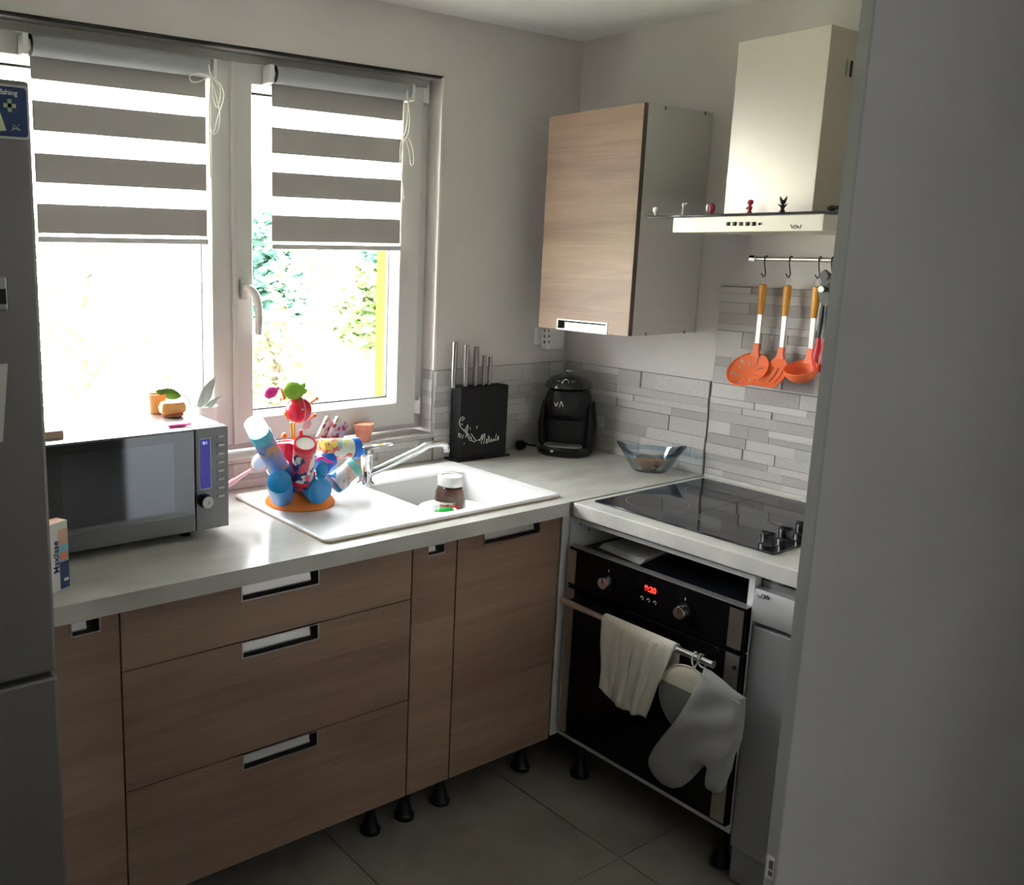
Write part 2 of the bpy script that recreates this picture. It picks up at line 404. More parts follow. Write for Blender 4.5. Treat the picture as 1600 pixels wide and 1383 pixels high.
def slab_hole(bm, xs, ys, z0, z1, f=lambda x, y, z: (x, y, z)):
    """rectangle xs[0]..xs[3] by ys[0]..ys[3] with the middle cell open, thickness z0..z1"""
    V = {}
    def v(i, j, k):
        if (i, j, k) not in V: V[i, j, k] = bm.verts.new(f(xs[i], ys[j], (z0, z1)[k]))
        return V[i, j, k]
    for i in range(3):
        for j in range(3):
            if i == 1 and j == 1: continue
            for k in (0, 1): bm.faces.new([v(i, j, k), v(i+1, j, k), v(i+1, j+1, k), v(i, j+1, k)])
    for i in range(3):
        for j in (0, 3): bm.faces.new([v(i, j, 0), v(i+1, j, 0), v(i+1, j, 1), v(i, j, 1)])
        for j in (0, 3): bm.faces.new([v(j, i, 0), v(j, i+1, 0), v(j, i+1, 1), v(j, i, 1)])
    for a, b in (((1, 1), (2, 1)), ((2, 1), (2, 2)), ((2, 2), (1, 2)), ((1, 2), (1, 1))):
        bm.faces.new([v(*a, 0), v(*b, 0), v(*b, 1), v(*a, 1)])
    bmesh.ops.recalc_face_normals(bm, faces=bm.faces[:]); return bm

# ================================================================== THE ROOM
HC = 2.373; H = .902; XL, YF = -6.4, -7.4
WX0, WX1, WZ0, WZ1 = -2.165, -.648, .997, 2.18          # kitchen window opening
# floor: grout bed and 62 cm tiles
fl = bx('floor', (XL, YF, -.06), (.1, .1, -.004), 'grout', kind='structure')
gx = [-.765+.62*i for i in range(-11, 3)]; gy = [-.995+.62*i for i in range(-12, 3)]
for a in gx:
    for b in gy:
        x0, x1, y0, y1 = max(a, XL), min(a+.62, 0), max(b, YF), min(b+.62, 0)
        if x1-x0 > .02 and y1-y0 > .02: block('tile', (x0+.002, y0+.002, -.012), (x1-.002, y1-.002, 0), 'floor', fl, _fc)
bx('ceiling', (XL-.2, YF-.2, HC), (.2, .3, HC+.15), 'ceil', kind='structure')
GY0, GY1, GZ0, GZ1 = -4.75, -4.0, 1.2, 2.0          # unseen window added past the partition to light its near face
wr = obj('wall_right', slab_hole(NB(), [YF-.2, GY0, GY1, .3], [-.06, GZ0, GZ1, HC], 0, .2, lambda x, y, z: (z, x, y)), 'wall', kind='structure')
bx('wall_left', (XL-.2, YF-.2, -.06), (XL, .3, HC), 'far_wall', kind='structure')
wb = obj('wall_back', slab_hole(NB(), [XL, WX0, WX1, 0], [-.06, WZ0-.012, WZ1, HC], 0, .3, lambda x, y, z: (x, z, y)), 'wall', kind='structure')
# the room goes on behind the photographer; an added window in the right wall lights the partition
bx('wall_front', (XL-.2, YF-.2, -.06), (0, YF, HC), 'far_wall', kind='structure')
w2 = thing('fill_window', None, None, (.1, (GY0+GY1)/2, GZ0), kind='structure')
q = obj('sash', slab_hole(NB(), [GY0, GY0+.06, GY1-.06, GY1], [GZ0, GZ0+.06, GZ1-.06, GZ1], .07, .13, lambda x, y, z: (z, x, y)), 'pvc', w2)
bx('pane', (.10, GY0+.055, GZ0+.055), (.11, GY1-.055, GZ1-.055), 'pane', q)
# tall thin partition at the end of the worktop, with its metal edge
pe = on(1366, 0, 1, -1.752); PXE = -1.408
bx('wall_partition', (PXE+.004, -1.752, 0), (0, -1.738, HC), 'partition', kind='structure')
bx('trim_1', (PXE-.003, -1.7525, 0), (PXE+.004, -1.7375, HC), 'trim_alu', kind='structure')

# ---- split-stone wall tiles
def stone_tile(parent, name, f, w, h, seed, deep=.010):
    """panel w x h; f(u,v,d) gives the world point (d = out of the wall); stones are pieces of it"""
    r = random.Random(seed)
    def blk(nm, u0, u1, v0, v1, d0, d1, m, par):
        p, q = Vector(f(u0, v0, d0)), Vector(f(u1, v1, d1))
        lo = Vector((min(p[i], q[i]) for i in range(3))); hi = Vector((max(p[i], q[i]) for i in range(3)))
        if par is None: return lo, hi
        return block(nm, lo, hi, m, par)
    lo, hi = blk(name, 0.001, w-.001, 0.001, h-.001, 0, .003, None, None)
    base = bx(name, lo, hi, 'grout_dark', parent)
    v = .0015
    while v < h-.008:
        rh = r.choice((.022, .028, .034, .042, .052))
        if h-v-rh < .02: rh = h-v-.0015
        u = .0015
        while u < w-.004:
            ln = r.choice((r.uniform(.05, .11), r.uniform(.10, .2), r.uniform(.16, .27)))
            if w-u-ln < .05: ln = w-u-.0015
            split = r.random()
            d = .003 + r.uniform(.15, 1)*deep
            if split < .18 and rh > .04:
                k = rh*r.uniform(.4, .6)
                blk('stone', u, u+ln-.0012, v, v+k-.0008, .001, d, 'stone', base)
                blk('stone', u, u+ln-.0012, v+k, v+rh-.0010, .001, .003+r.uniform(.15, 1)*deep, 'stone', base)
            else: blk('stone', u, u+ln-.0012, v, v+rh-.0010, .001, d, 'stone', base)
            u += ln
        v += rh
    return base
TT = 1.218
fr = lambda y0, z0: (lambda u, v, d: (-d, y0-u, z0+v))
fbk = lambda x0, z0: (lambda u, v, d: (x0+u, -d, z0+v))
stone_tile(wr, 'splashback_tile', fr(-.013, H), .624, TT-H, 3)
stone_tile(wr, 'splashback_tile', fr(-.641, H), .63, TT-H-.002, 4)
stone_tile(wr, 'splashback_tile', fr(-.641, TT+.001), .63, .308, 5)
stone_tile(wb, 'splashback_tile', fbk(-.648, H), .632, TT-H, 6)
for k in range(3): stone_tile(wb, 'splashback_tile', fbk(-2.16+k*.504, H), .502, .081, 8+k, .004)
stone_tile(wb, 'splashback_tile', lambda u, v, d: (WX1-d, .002+u, .999+v), .055, TT-.999, 12, .004)
bx('trim_2', (WX0, -.012, .984), (WX1-.001, .17, .997), 'sill', kind='structure')       # inner window sill
bx('trim_3', (WX1-.006, -.004, TT+.002), (WX1+.002, .004, WZ1), 'white', kind='structure')  # corner bead of the reveal
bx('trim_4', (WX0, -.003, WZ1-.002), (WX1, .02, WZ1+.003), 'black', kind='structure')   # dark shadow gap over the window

# ---- the window: frame, two sashes
w1 = thing('window_1', None, None, (-1.405, .1, WZ0), kind='structure')
FY = .06
fx = lambda x, y, z: (x, z, y)
obj('window_frame', slab_hole(NB(), [WX0, WX0+.048, WX1-.048, WX1], [1.008, 1.05, WZ1-.05, WZ1], FY+.008, .15, fx), 'pvc', w1, bevel=.003)
def sash(x0, x1, gl, gr):
    s = obj('sash', slab_hole(NB(), [x0, gl-.012, gr+.012, x1], [1.028, 1.108, 2.094, 2.152], FY-.012, FY+.06, fx), 'pvc', w1, bevel=.004)
    bm = NB()   # sloping glazing bead
    for (a, b, c, d) in ((gl-.012, 1.108, gr+.012, 2.094),):
        o1 = [(a, FY-.004, b), (c, FY-.004, b), (c, FY-.004, d), (a, FY-.004, d)]
        i1 = [(gl+.004, FY+.02, 1.124), (gr-.004, FY+.02, 1.124), (gr-.004, FY+.02, 2.078), (gl+.004, FY+.02, 2.078)]
        i2 = [(x, FY+.04, z) for x, y, z in i1]; o2 = [(x, FY+.04, z) for x, y, z in o1]
        loft(bm, [o1, i1, i2, o2, o1], False, False)
    obj('glazing_bead', bm, 'pvc', s)
    bm = NB(); slab_hole(bm, [gl-.002, gl+.006, gr-.006, gr+.002], [1.118, 1.128, 2.072, 2.084], FY+.024, FY+.034, fx)
    obj('seal', bm, 'rubber', s)
    bx('pane', (gl-.004, FY+.026, 1.114), (gr+.004, FY+.031, 2.088), 'pane', s)
    return s
sR = sash(-1.391, -.690, -1.317, -.785)
sL = sash(-2.125, -1.397, -2.045, -1.476)
bm = NB(); box(bm, (-1.401, FY-.024, 1.03), (-1.386, FY-.011, 2.15), .003); obj('meeting_strip', bm, 'pvc', w1)
# handle
hp = on(380, 470, 1, FY-.012)
bm = NB(); box(bm, (hp.x-.014, FY-.03, 1.475), (hp.x+.014, FY-.0115, 1.535), .006)
pp = smooth_path([(hp.x, FY-.03, 1.507), (hp.x+.004, FY-.052, 1.505), (hp.x+.018, FY-.06, 1.485), (hp.x+.027, FY-.06, 1.44), (hp.x+.027, FY-.058, 1.37)], 6)
tube(bm, pp, [.0115]*(len(pp)-1)+[.009], 12); obj('handle', bm, 'pvc', sR, smooth=True)
for z in (1.06, 2.10):
    bm = NB(); cyl(bm, (-.668, FY-.004, z), (-.668, FY-.004, z+.06), .006, n=12); box(bm, (-.692, FY-.014, z+.005), (-.668, FY-.008, z+.05), .001)
    obj('hinge', bm, 'white', w1, smooth=True)

# ================================================================== OUTSIDE
bx('ground', (-25, .3, -.9), (22, 40, -.75), 'grass', kind='structure')
bx('terrace', (-.9, .3, -.75), (6, 4.2, -.70), 'patio', kind='structure')
def tree(name, label, pos, rx, rz, zc, n, m, size, seed, trunk=.06, cat='tree', group='trees in the garden', squash=1.0):
    r = random.Random(seed); t = thing(name, label, cat, (pos[0], pos[1], -.75), group=group)
    bm = NB()
    for i in range(n):
        while True:
            p = Vector((r.uniform(-1, 1), r.uniform(-1, 1), r.uniform(-1, 1)))
            if .25 < p.length < 1 and r.random() < p.length: break
        c = Vector((pos[0]+p.x*rx*(1.15-.3*(p.z+1)*squash), pos[1]+p.y*rx, zc+p.z*rz))
        a = Vector((r.uniform(-1, 1), r.uniform(-1, 1), r.uniform(-1, 1))).normalized(); x, y, _ = frame_of(a)
        s = size*r.uniform(.5, 1.3)
        q = [bm.verts.new(c + x*(s*u) + y*(s*.5*w)) for u, w in ((-1, 0), (0, -1), (1, 0), (0, 1))]
        bm.faces.new(q)
    obj('foliage', bm, m, t, kind='stuff')
    bm = NB(); tube(bm, smooth_path([(pos[0], pos[1], -.75), (pos[0]+.05, pos[1], (zc-.75)/2), (pos[0], pos[1]+.05, zc+rz*.3)], 4), [trunk*(1-.07*i) for i in range(9)], 8)
    for k in range(6):
        a = r.uniform(0, 6.28); z = zc - rz*.4 + k*rz*.15
        tube(bm, [(pos[0], pos[1], z), (pos[0]+rx*.6*math.cos(a), pos[1]+rx*.6*math.sin(a), z+rz*.45)], [trunk*.4, trunk*.12], 5)
    obj('trunk', bm, 'bark', t, smooth=True); return t
def garden(px, py, y): return on(px, py, 1, y)
for (nm, lb, px, py, y, rx, rz, n, m, sz, sd) in (
    ('bushy_shrub', 'tall pale green shrub on the left outside the left pane', 130, 540, 4.0, 1.15, 1.1, 2400, 'foliage_pale', .055, 1),
    ('bushy_shrub', 'loose light green shrub outside behind the microwave', 262, 545, 7.0, 1.2, .8, 1800, 'foliage_pale', .06, 2),
    ('dark_conifer', 'dark blue-green conifer beyond the right pane near the handle', 415, 440, 9.0, .60, 1.0, 2200, 'foliage_dark', .12, 3),
    ('flowering_bush', 'airy pale bush in the middle of the right pane', 490, 440, 5.6, .55, .55, 520, 'foliage_pale', .06, 4),
    ('hedge_tree', 'mid green tree beside the yellow shutter', 572, 480, 6.4, .42, .52, 900, 'foliage', .10, 5),
    ('slim_conifer', 'slim dark conifer close to the yellow shutter', 590, 400, 12.0, .35, 1.6, 1600, 'foliage_dark', .12, 6),
    ('low_bush', 'low pale bush at the foot of the right pane', 432, 575, 3.0, .32, .42, 800, 'foliage_pale', .05, 7)):
    c = garden(px, py, y); tree(nm, lb, (c.x, y), rx, rz, c.z, n, m, sz, sd)
# yellow painted boards line the outside of the opening
bx('trim_5', (WX1-.014, .165, WZ0), (WX1-.0005, .33, WZ1-.001), 'yellow_wood', bev=.002, kind='structure')
bx('trim_6', (WX0+.0005, .165, WZ0), (WX0+.014, .33, WZ1-.001), 'yellow_wood', bev=.002, kind='structure')

# portals help the daylight through both openings
for nm, c, sx, sy, rot in (('portal_window', (-1.405, .2, 1.59), 1.5, 1.16, (R(-90), 0, 0)), ('portal_room', (.16, (GY0+GY1)/2, (GZ0+GZ1)/2), .78, .73, (0, R(90), 0))):
    l = bpy.data.lights.new(nm, 'AREA'); l.shape = 'RECTANGLE'; l.size = sx; l.size_y = sy; l.cycles.is_portal = True
    o = bpy.data.objects.new(nm, l); COL.objects.link(o); o.location = c; o.rotation_euler = rot

# ================================================================== ROLLER BLINDS
def blind(x0, x1, zt, strips, label, cordpts, cordpts2):
    t = thing('roller_blind', label, 'blind', ((x0+x1)/2, .02, strips[-1][1]), group='zebra roller blinds')
    yb = .036
    bm = NB(); cyl(bm, (x0+.012, .020, zt), (x1-.012, .020, zt), .0255, n=28); obj('roller', bm, 'blind_tube', t, smooth=True)
    for s, xx in ((-1, x0), (1, x1)):
        bm = NB(); box(bm, (xx-.012 if s < 0 else xx-.004, .0, zt-.028), (xx+.004 if s < 0 else xx+.008, .047, zt+.024), .004)
        cyl(bm, (xx-.006*s, .022, zt), (xx-.02*s, .022, zt), .014, n=16); obj('bracket', bm, 'white', t)
    obj('roller_cap', cyl(NB(), (x0+.0105, .020, zt), (x0+.0125, .020, zt), .0262, n=24), 'black', t)
    # cloth: opaque bands with sheer bands between
    for i, (za, zb) in enumerate(strips):
        bx('opaque_band', (x0+.014, yb, zb), (x1-.014, yb+.0012, za), 'blind', t)
        if i: bx('sheer_band', (x0+.014, yb+.0003, za), (x1-.014, yb+.0008, strips[i-1][1]), 'sheer', t)
    zb = strips[-1][1]
    bx('sheer_band', (x0+.014, yb+.0003, zb-.008), (x1-.014, yb+.0008, zb), 'sheer', t)
    bm = NB(); box(bm, (x0+.012, yb-.006, zb-.024), (x1-.012, yb+.007, zb-.008), .004); obj('bottom_bar', bm, 'pvc', t)
    for c in cordpts:
        bm = NB(); tube(bm, smooth_path(c, 8), .0018, 6); obj('cord', bm, 'cord', t, smooth=True)
    return t
YB = .036
def zs(px, lst): return [(on(px, a, 1, YB).z, on(px, b, 1, YB).z) for a, b in lst]
def cp(pts, y=-.012): return [on(a, b, 1, y) for a, b in pts]
cl = [cp([(326, 100), (330, 118), (345, 132), (350, 152), (340, 185), (334, 207), (327, 208)]),
      cp([(326, 118), (318, 116), (308, 115), (297, 118), (299, 127), (310, 128), (322, 122)], -.016),
      cp([(330, 122), (338, 150), (344, 180), (341, 204), (333, 209), (328, 190), (327, 160), (330, 128)], -.02),
      cp([(332, 122), (333, 150), (340, 168), (345, 140), (334, 122)], -.014),
      cp([(329, 120), (327, 180), (328, 230), (329, 277)], -.006)]
cr = [cp([(637, 140), (638, 170), (634, 205), (628, 217), (625, 240), (627, 270), (632, 311)]),
      cp([(630, 216), (640, 218), (646, 240), (646, 257), (642, 256), (639, 235), (634, 218)], -.016),
      cp([(635, 145), (640, 180), (638, 208), (630, 225), (626, 250)], -.02)]
blind(on(47, 70, 1, .02).x-.012, on(325, 105, 1, .02).x+.012, on(47, 67, 1, .0).z, zs(60, [(79, 124), (157, 204), (239, 285), (318, 364)]), 'grey and sheer striped roller blind on the sash behind the microwave', cl, None)
blind(on(428, 115, 1, .02).x-.012, on(636, 145, 1, .02).x+.012, on(428, 114, 1, .0).z, zs(422, [(127, 166), (198, 239), (268, 307), (336, 377)]), 'grey and sheer striped roller blind on the sash beside the window handle', cr, None)

# ================================================================== WORKTOPS
DX = -.639; DY = -.638; ZL = .861
SX0, SX1, SY0, SY1 = -1.468, -.626, -.586, -.085          # sink outline
wt = thing('worktop', 'long grey marbled worktop holding the sink and the microwave', 'worktop', (-1.08, -.32, ZL))
obj('slab', slab_hole(NB(), [-2.163, SX0+.02, SX1-.02, 0], [DY, SY0+.02, SY1-.02, 0], ZL, H), 'worktop', wt)
bx('end_strip', (DX-.008, DY-.0005, ZL), (DX+.0, DY+.002, H+.0005), 'alu', wt)
wh = thing('worktop', 'short grey worktop carrying the black hob', 'worktop', (-.32, -1.19, ZL))
obj('slab', box(NB(), (DX, -1.737, ZL-.002), (0, DY-.006, H), .004), 'worktop', wh)
bx('joint_strip', (DX, DY-.0055, ZL), (-.012, DY-.0005, H+.0008), 'alu_dark', wh)
bx('wall_strip', (-.018, -1.73, H), (-.0105, DY-.01, H+.010), 'worktop', wh)

# ================================================================== BASE CABINETS
YC = -.602; ZT = .850; ZB = .125
def front(parent, name, x0, x1, z0, z1, hx0, hx1, hz0, mt='wood', plane='y', at=YC, thick=.02):
    """front panel with a notch cut in its top edge for a recessed metal grip"""
    if plane == 'y': f = lambda u, v, h: (u, at+h, v)
    else: f = lambda u, v, h: (at+h, u, v)
    poly = [(x0, z0), (x1, z0), (x1, z1), (hx1, z1), (hx1, hz0), (hx0, hz0), (hx0, z1), (x0, z1)]
    fr_ = obj(name, prism(NB(), poly, f, 0, thick), mt, parent)
    g = .004; bm = NB()
    def b(u0, u1, v0, v1, d0, d1, bm=bm):
        a, c = f(u0, v0, d0), f(u1, v1, d1)
        box(bm, [min(a[i], c[i]) for i in range(3)], [max(a[i], c[i]) for i in range(3)])
    b(hx0, hx0+g, hz0, z1, -.0015, thick); b(hx1-g, hx1, hz0, z1, -.0015, thick)
    b(hx0+g, hx1-g, hz0, hz0+g, -.0015, thick)
    b(hx0+g, hx1-g, z1-.003, z1, -.0015, thick)
    w = hx1-hx0; hh = z1-hz0
    e_ = hx1-g-(.02 if w > .1 else .026); za_, zb_ = hz0+hh*.42, z1-.003              # tilted grip plate with a lip
    loft(bm, [[f(u_, za_, .002), f(u_, zb_, .007), f(u_, zb_, .010), f(u_, za_, .005)] for u_ in (hx0+g, e_)])
    b(hx0+g, e_, za_-.003, za_, .0015, .006)
    hd = obj('handle', bm, 'alu', fr_)
    bm2 = NB(); b(hx0+g, hx1-g, hz0+g, z1-.003, thick-.003, thick-.001, bm2); obj('handle_recess', bm2, 'dark_slot', fr_)
    return fr_
def leg(parent, x, y):
    bm = NB(); lathe(bm, [(.024, ZB), (.024, .10), (.015, .096), (.015, .05), (.018, .045), (.022, .02), (.030, .012), (.030, 0)], (x, y, 0), n=16, cap0=True, cap1=True)
    obj('leg', bm, 'black', parent, smooth=True)
def carcass(parent, x0, x1, top=ZL-.004, left_top=None, right_top=None):
    t = .016; y0, y1 = YC+.0205, -.02
    bm = NB(); box(bm, (x0, y0, ZB), (x0+t, y1, left_top or top)); obj('side_panel', bm, 'carcass', parent)
    bm = NB(); box(bm, (x1-t, y0, ZB), (x1, y1, right_top or top)); obj('side_panel', bm, 'carcass', parent)
    bx('bottom_panel', (x0+t, y0, ZB), (x1-t, y1, ZB+t), 'carcass', parent)
    bx('back_panel', (x0+t, y1-.008, ZB+t), (x1-t, y1, .68), 'carcass', parent)
g = .0018
u = thing('base_cabinet', 'narrow oak pull-out cabinet squeezed beside the fridge', 'cabinet', (-2.085, -.3, 0), group='oak base cabinets')
carcass(u, -2.161, -2.010); front(u, 'door', -2.159, -2.0125, ZB, ZT-.002, -2.118, -2.052, ZT-.037)
for x in (-2.13, -2.04): leg(u, x, -.53); leg(u, x, -.1)
u = thing('drawer_cabinet', 'wide oak cabinet with three drawers under the microwave', 'cabinet', (-1.6, -.3, 0), group='oak base cabinets')
carcass(u, -2.009, -1.205, right_top=.70)
for z0, z1 in ((.7085, ZT), (.4175, .7055), (ZB, .4145)):
    front(u, 'drawer', -2.008, -1.2065, z0, z1, -1.715, -1.497, z1-.043)
for x in (-1.96, -1.272): leg(u, x, -.53); leg(u, x, -.1)
u = thing('base_cabinet', 'narrow oak pull-out cabinet between the drawers and the sink door', 'cabinet', (-1.125, -.3, 0), group='oak base cabinets')
carcass(u, -1.203, -1.049, left_top=.70, right_top=.70); front(u, 'door', -1.2015, -1.0505, ZB, ZT-.003, -1.154, -1.093, ZT-.034)
for x in (-1.15,): leg(u, x, -.53); leg(u, x, -.1)
u = thing('base_cabinet', 'oak sink cabinet with one door next to the oven', 'cabinet', (-.845, -.3, 0), group='oak base cabinets')
carcass(u, -1.048, -.640, left_top=.70, right_top=.70); front(u, 'door', -1.0455, -.6405, ZB, ZT, -.951, -.727, ZT-.038)
for x in (-1.015, -.68): leg(u, x, -.53); leg(u, x, -.1)

# ================================================================== OVEN HOUSING, OVEN, HOB, DISHWASHER
OX = -.609; OY0, OY1 = -.610, -1.208; OZ0, OZ1 = .140, .846
u = thing('oven_housing', 'open white cabinet frame built around the oven', 'cabinet', (-.33, -.909, 0))
t = .016
sp_ = bx('side_panel', (OX, OY0-t, OZ0), (-.05, OY0, OZ1), 'carcass', u)
for yy, zz in ((-.58, .822), (-.54, .822), (-.54, .797)): obj('drill_hole', cyl(NB(), (yy, OY0-t-.0006, zz), (yy, OY0-t+.002, zz), .004, n=10), 'dark_slot', sp_)
bx('filler_strip', (-.6392, -.6085, ZB+.012), (OX+.002, -.6045, ZL-.002), 'carcass', u)
bx('side_panel', (OX, OY1, OZ0), (-.05, OY1+t, OZ1), 'carcass', u)
bx('bottom_panel', (OX, OY1+t, OZ0), (-.05, OY0-t, OZ0+t), 'carcass', u)
bx('top_rail', (OX, OY1+t, OZ1-.012), (OX+.08, OY0-t, OZ1), 'carcass', u)
bx('shelf', (OX+.03, OY1+t, OZ0+t), (-.06, OY0-t, OZ0+t+.002), 'carcass', u)
bx('back_panel', (-.058, OY1+t, OZ0+t), (-.05, OY0-t, OZ1-.02), 'carcass', u)
for x in (-.55, -.12):
    for y in (OY0-.05, OY1+.05):
        bm = NB(); lathe(bm, [(.024, OZ0), (.024, .11), (.016, .105), (.016, .045), (.024, .02), (.03, .012), (.03, 0)], (x, y, 0), n=16); obj('leg', bm, 'black', u, smooth=True)
ov = thing('oven', 'black built-in oven with red clock digits and a steel bar handle', 'oven', (-.33, -.92, OZ0+t+.002))
FXo = -.630
Y0, Y1, Z0, Z1, ZM = -.634, -1.2065, .166, .766, .640
bx('body', (-.606, OY1+t+.006, OZ0+t+.0025), (-.08, OY0-t-.006, .752), 'oven_top', ov)
cpn = obj('control_panel', box(NB(), (FXo, Y1, ZM+.004), (-.6065, Y0, Z1), .002), 'black_glass', ov)
dr = obj('oven_door', box(NB(), (FXo, Y1, Z0), (-.6065, Y0, ZM), .002), 'black_glass', ov)
for par, za, zb in ((cpn, ZM+.012, Z1-.010), (dr, Z0+.006, ZM-.004)):
    for ya, yb in ((Y1+.006, Y1+.044), (Y0-.028, Y0-.003)):
        bx('steel_trim', (FXo-.0022, ya, za), (FXo+.001, yb, zb), 'steel', par)
bx('panel_edge', (FXo-.001, Y1, Z1-.002), (-.6065, Y0, Z1+.0015), 'alu_dark', cpn)
for yy in (-.782, -1.034):
    bm = NB(); cyl(bm, (FXo+.001, yy, .698), (FXo-.006, yy, .698), .024, n=28); k = obj('knob', bm, 'black_gloss', cpn, smooth=True)
    bm = NB(); lathe(bm, [(.0175, 0), (.0175, .016), (.016, .02), (.0005, .02)], (FXo-.006, yy, .698), (-1, 0, 0), 24); obj('knob_cap', bm, 'chrome', k, smooth=True)
    bx('knob_mark', (FXo-.0275, yy-.0012, .698), (FXo-.026, yy+.0012, .713), 'ink', k)
    bx('dial_mark', (FXo-.0005, yy-.001, .728), (FXo+.001, yy+.001, .736), 'chalk', cpn)
mt_ = basis((FXo-.0008, -.925, .722), (0, -1, 0), (0, 0, 1))
text('clock_digits', '9:20', .022, mt_, 'red_led', cpn, bold=.0006)
for k in range(3):
    yy = -.900-.021*k
    bm = NB(); tube(bm, [(FXo-.0005, yy+.004*math.cos(a), .690+.005*math.sin(a)) for a in [j*.7 for j in range(7)]], .0011, 5); obj('symbol', bm, 'chalk', cpn)
hx, hz = -.672, .609
bm = NB(); cyl(bm, (hx, -.652, hz), (hx, -1.158, hz), .0105, n=20)
for yy in (-.672, -1.12): cyl(bm, (FXo+.001, yy, hz), (hx, yy, hz), .007, n=12)
obj('door_handle', bm, 'chrome', dr, smooth=True)
obj('door_mark', cyl(NB(), (FXo-.003, -1.19, .603), (FXo+.001, -1.19, .603), .006, n=14), 'black', dr)
# booklet left on top of the oven
p = [on(936, 853, 2, .758), on(1000, 880, 2, .758), on(1042, 862, 2, .758), on(985, 842, 2, .758)]
c0 = sum(p, Vector())/4
bm = NB()
for i in range(4):
    ax = .004*i
    loft(bm, [[(q+Vector((ax, -ax*.5, .0035*i+.0045 - q.z + .7525-.0045))) for q in p], [(q+Vector((ax, -ax*.5, .0035*i - q.z + .7525+.003))) for q in p]])
obj('booklet', bm, 'paper_white', label='white paper booklets stacked in the gap above the oven', cat='booklet')

# hob
hb = thing('hob', 'black glass hob with four dark knobs along one side', 'hob', (-.32, -.95, H))
HX0, HX1, HY0, HY1 = -.583, -.062, -.676, -1.232
bx('glass_plate', (HX0, HY1, H), (HX1, HY0, H+.006), 'hob_glass', hb, bev=.002)
def ring(cx, cy, r):
    bm = NB(); n = 56; z = H+.0063
    loft(bm, [[(cx+q*math.cos(2*math.pi*i/n), cy+q*math.sin(2*math.pi*i/n), z) for i in range(n)] for q in (r-.0008, r+.0008)], False, False)
    obj('cooking_zone_ring', bm, 'hob_line', hb)
for cx, cy, r in ((-.445, -.79, .088), (-.20, -.80, .075), (-.41, -1.03, .105), (-.175, -1.03, .085)): ring(cx, cy, r)
bx('zone_line', (HX0+.01, -.9105, H+.006), (HX1-.01, -.9095, H+.0063), 'label_grey', hb)
for i in range(4):
    x = -.548+.078*i; y = -1.194
    bm = NB(); lathe(bm, [(.021, 0), (.021, .008), (.0165, .012), (.0175, .034), (.015, .037), (.0005, .037)], (x, y, H+.006), n=22)
    box(bm, (x-.004, y-.017, H+.040), (x+.004, y+.017, H+.047), .002)
    obj('knob', bm, 'black_gloss', hb, smooth=True)

# dishwasher
dw = thing('dishwasher', 'slim silver-grey dishwasher between oven and partition', 'dishwasher', (-.3, -1.44, 0))
DA, DB = -1.2135, -1.70
bx('body', (-.585, DB, .01), (-.03, DA, .835), 'alu_dark', dw)
dd = obj('dishwasher_door', box(NB(), (-.612, DB, .112), (-.5855, DA, .722), .003), 'dw', dw)
bm = NB(); prof = [(-.5855, .818), (-.612, .818), (-.618, .80), (-.622, .775), (-.622, .750), (-.616, .735), (-.60, .727), (-.5855, .725)]
loft(bm, [[(x, y, z) for x, z in prof] for y in (DA, DB)]); pn = obj('control_panel', bm, 'dw_panel', dw, smooth=True)
bx('plinth', (-.600, DB, .012), (-.5855, DA, .106), 'dw', dw)
bx('latch', (-.598, -1.262, .8355), (-.58, -1.243, .855), 'dw_panel', dw)
# small script logo on the panel
def strokes(name, f, lines, r, m, parent, k=4):
    bm = NB()
    for l in lines: tube(bm, smooth_path([f(*q) for q in l], k) if len(l) > 2 else [f(*q) for q in l], r, 5)
    return obj(name, bm, m, parent)
fp = lambda a, b: on(a, b, 0, -.6195)
strokes('logo', fp, [[(1184, 930), (1187, 934), (1190, 931)], [(1189, 933), (1191, 929), (1194, 930), (1195, 935), (1191, 935)], [(1196, 930), (1196, 936)], [(1197, 933), (1199, 931), (1200, 937)], [(1201, 934), (1201, 937)]], .0009, 'ink', pn)
lb = obj('energy_label', box(NB(), (PXE-.0042, -1.7515, .690), (PXE-.0032, -1.7395, .728)), 'paper_white', label='small white printed label stuck low on the partition edge', cat='label')
lw_ = wloc(lb)
for z0, z1 in ((.696, .704), (.7075, .722)): bx('print', (PXE-.0046, -1.7495, z0), (PXE-.0043, -1.7435, z1), 'label_grey', lb)

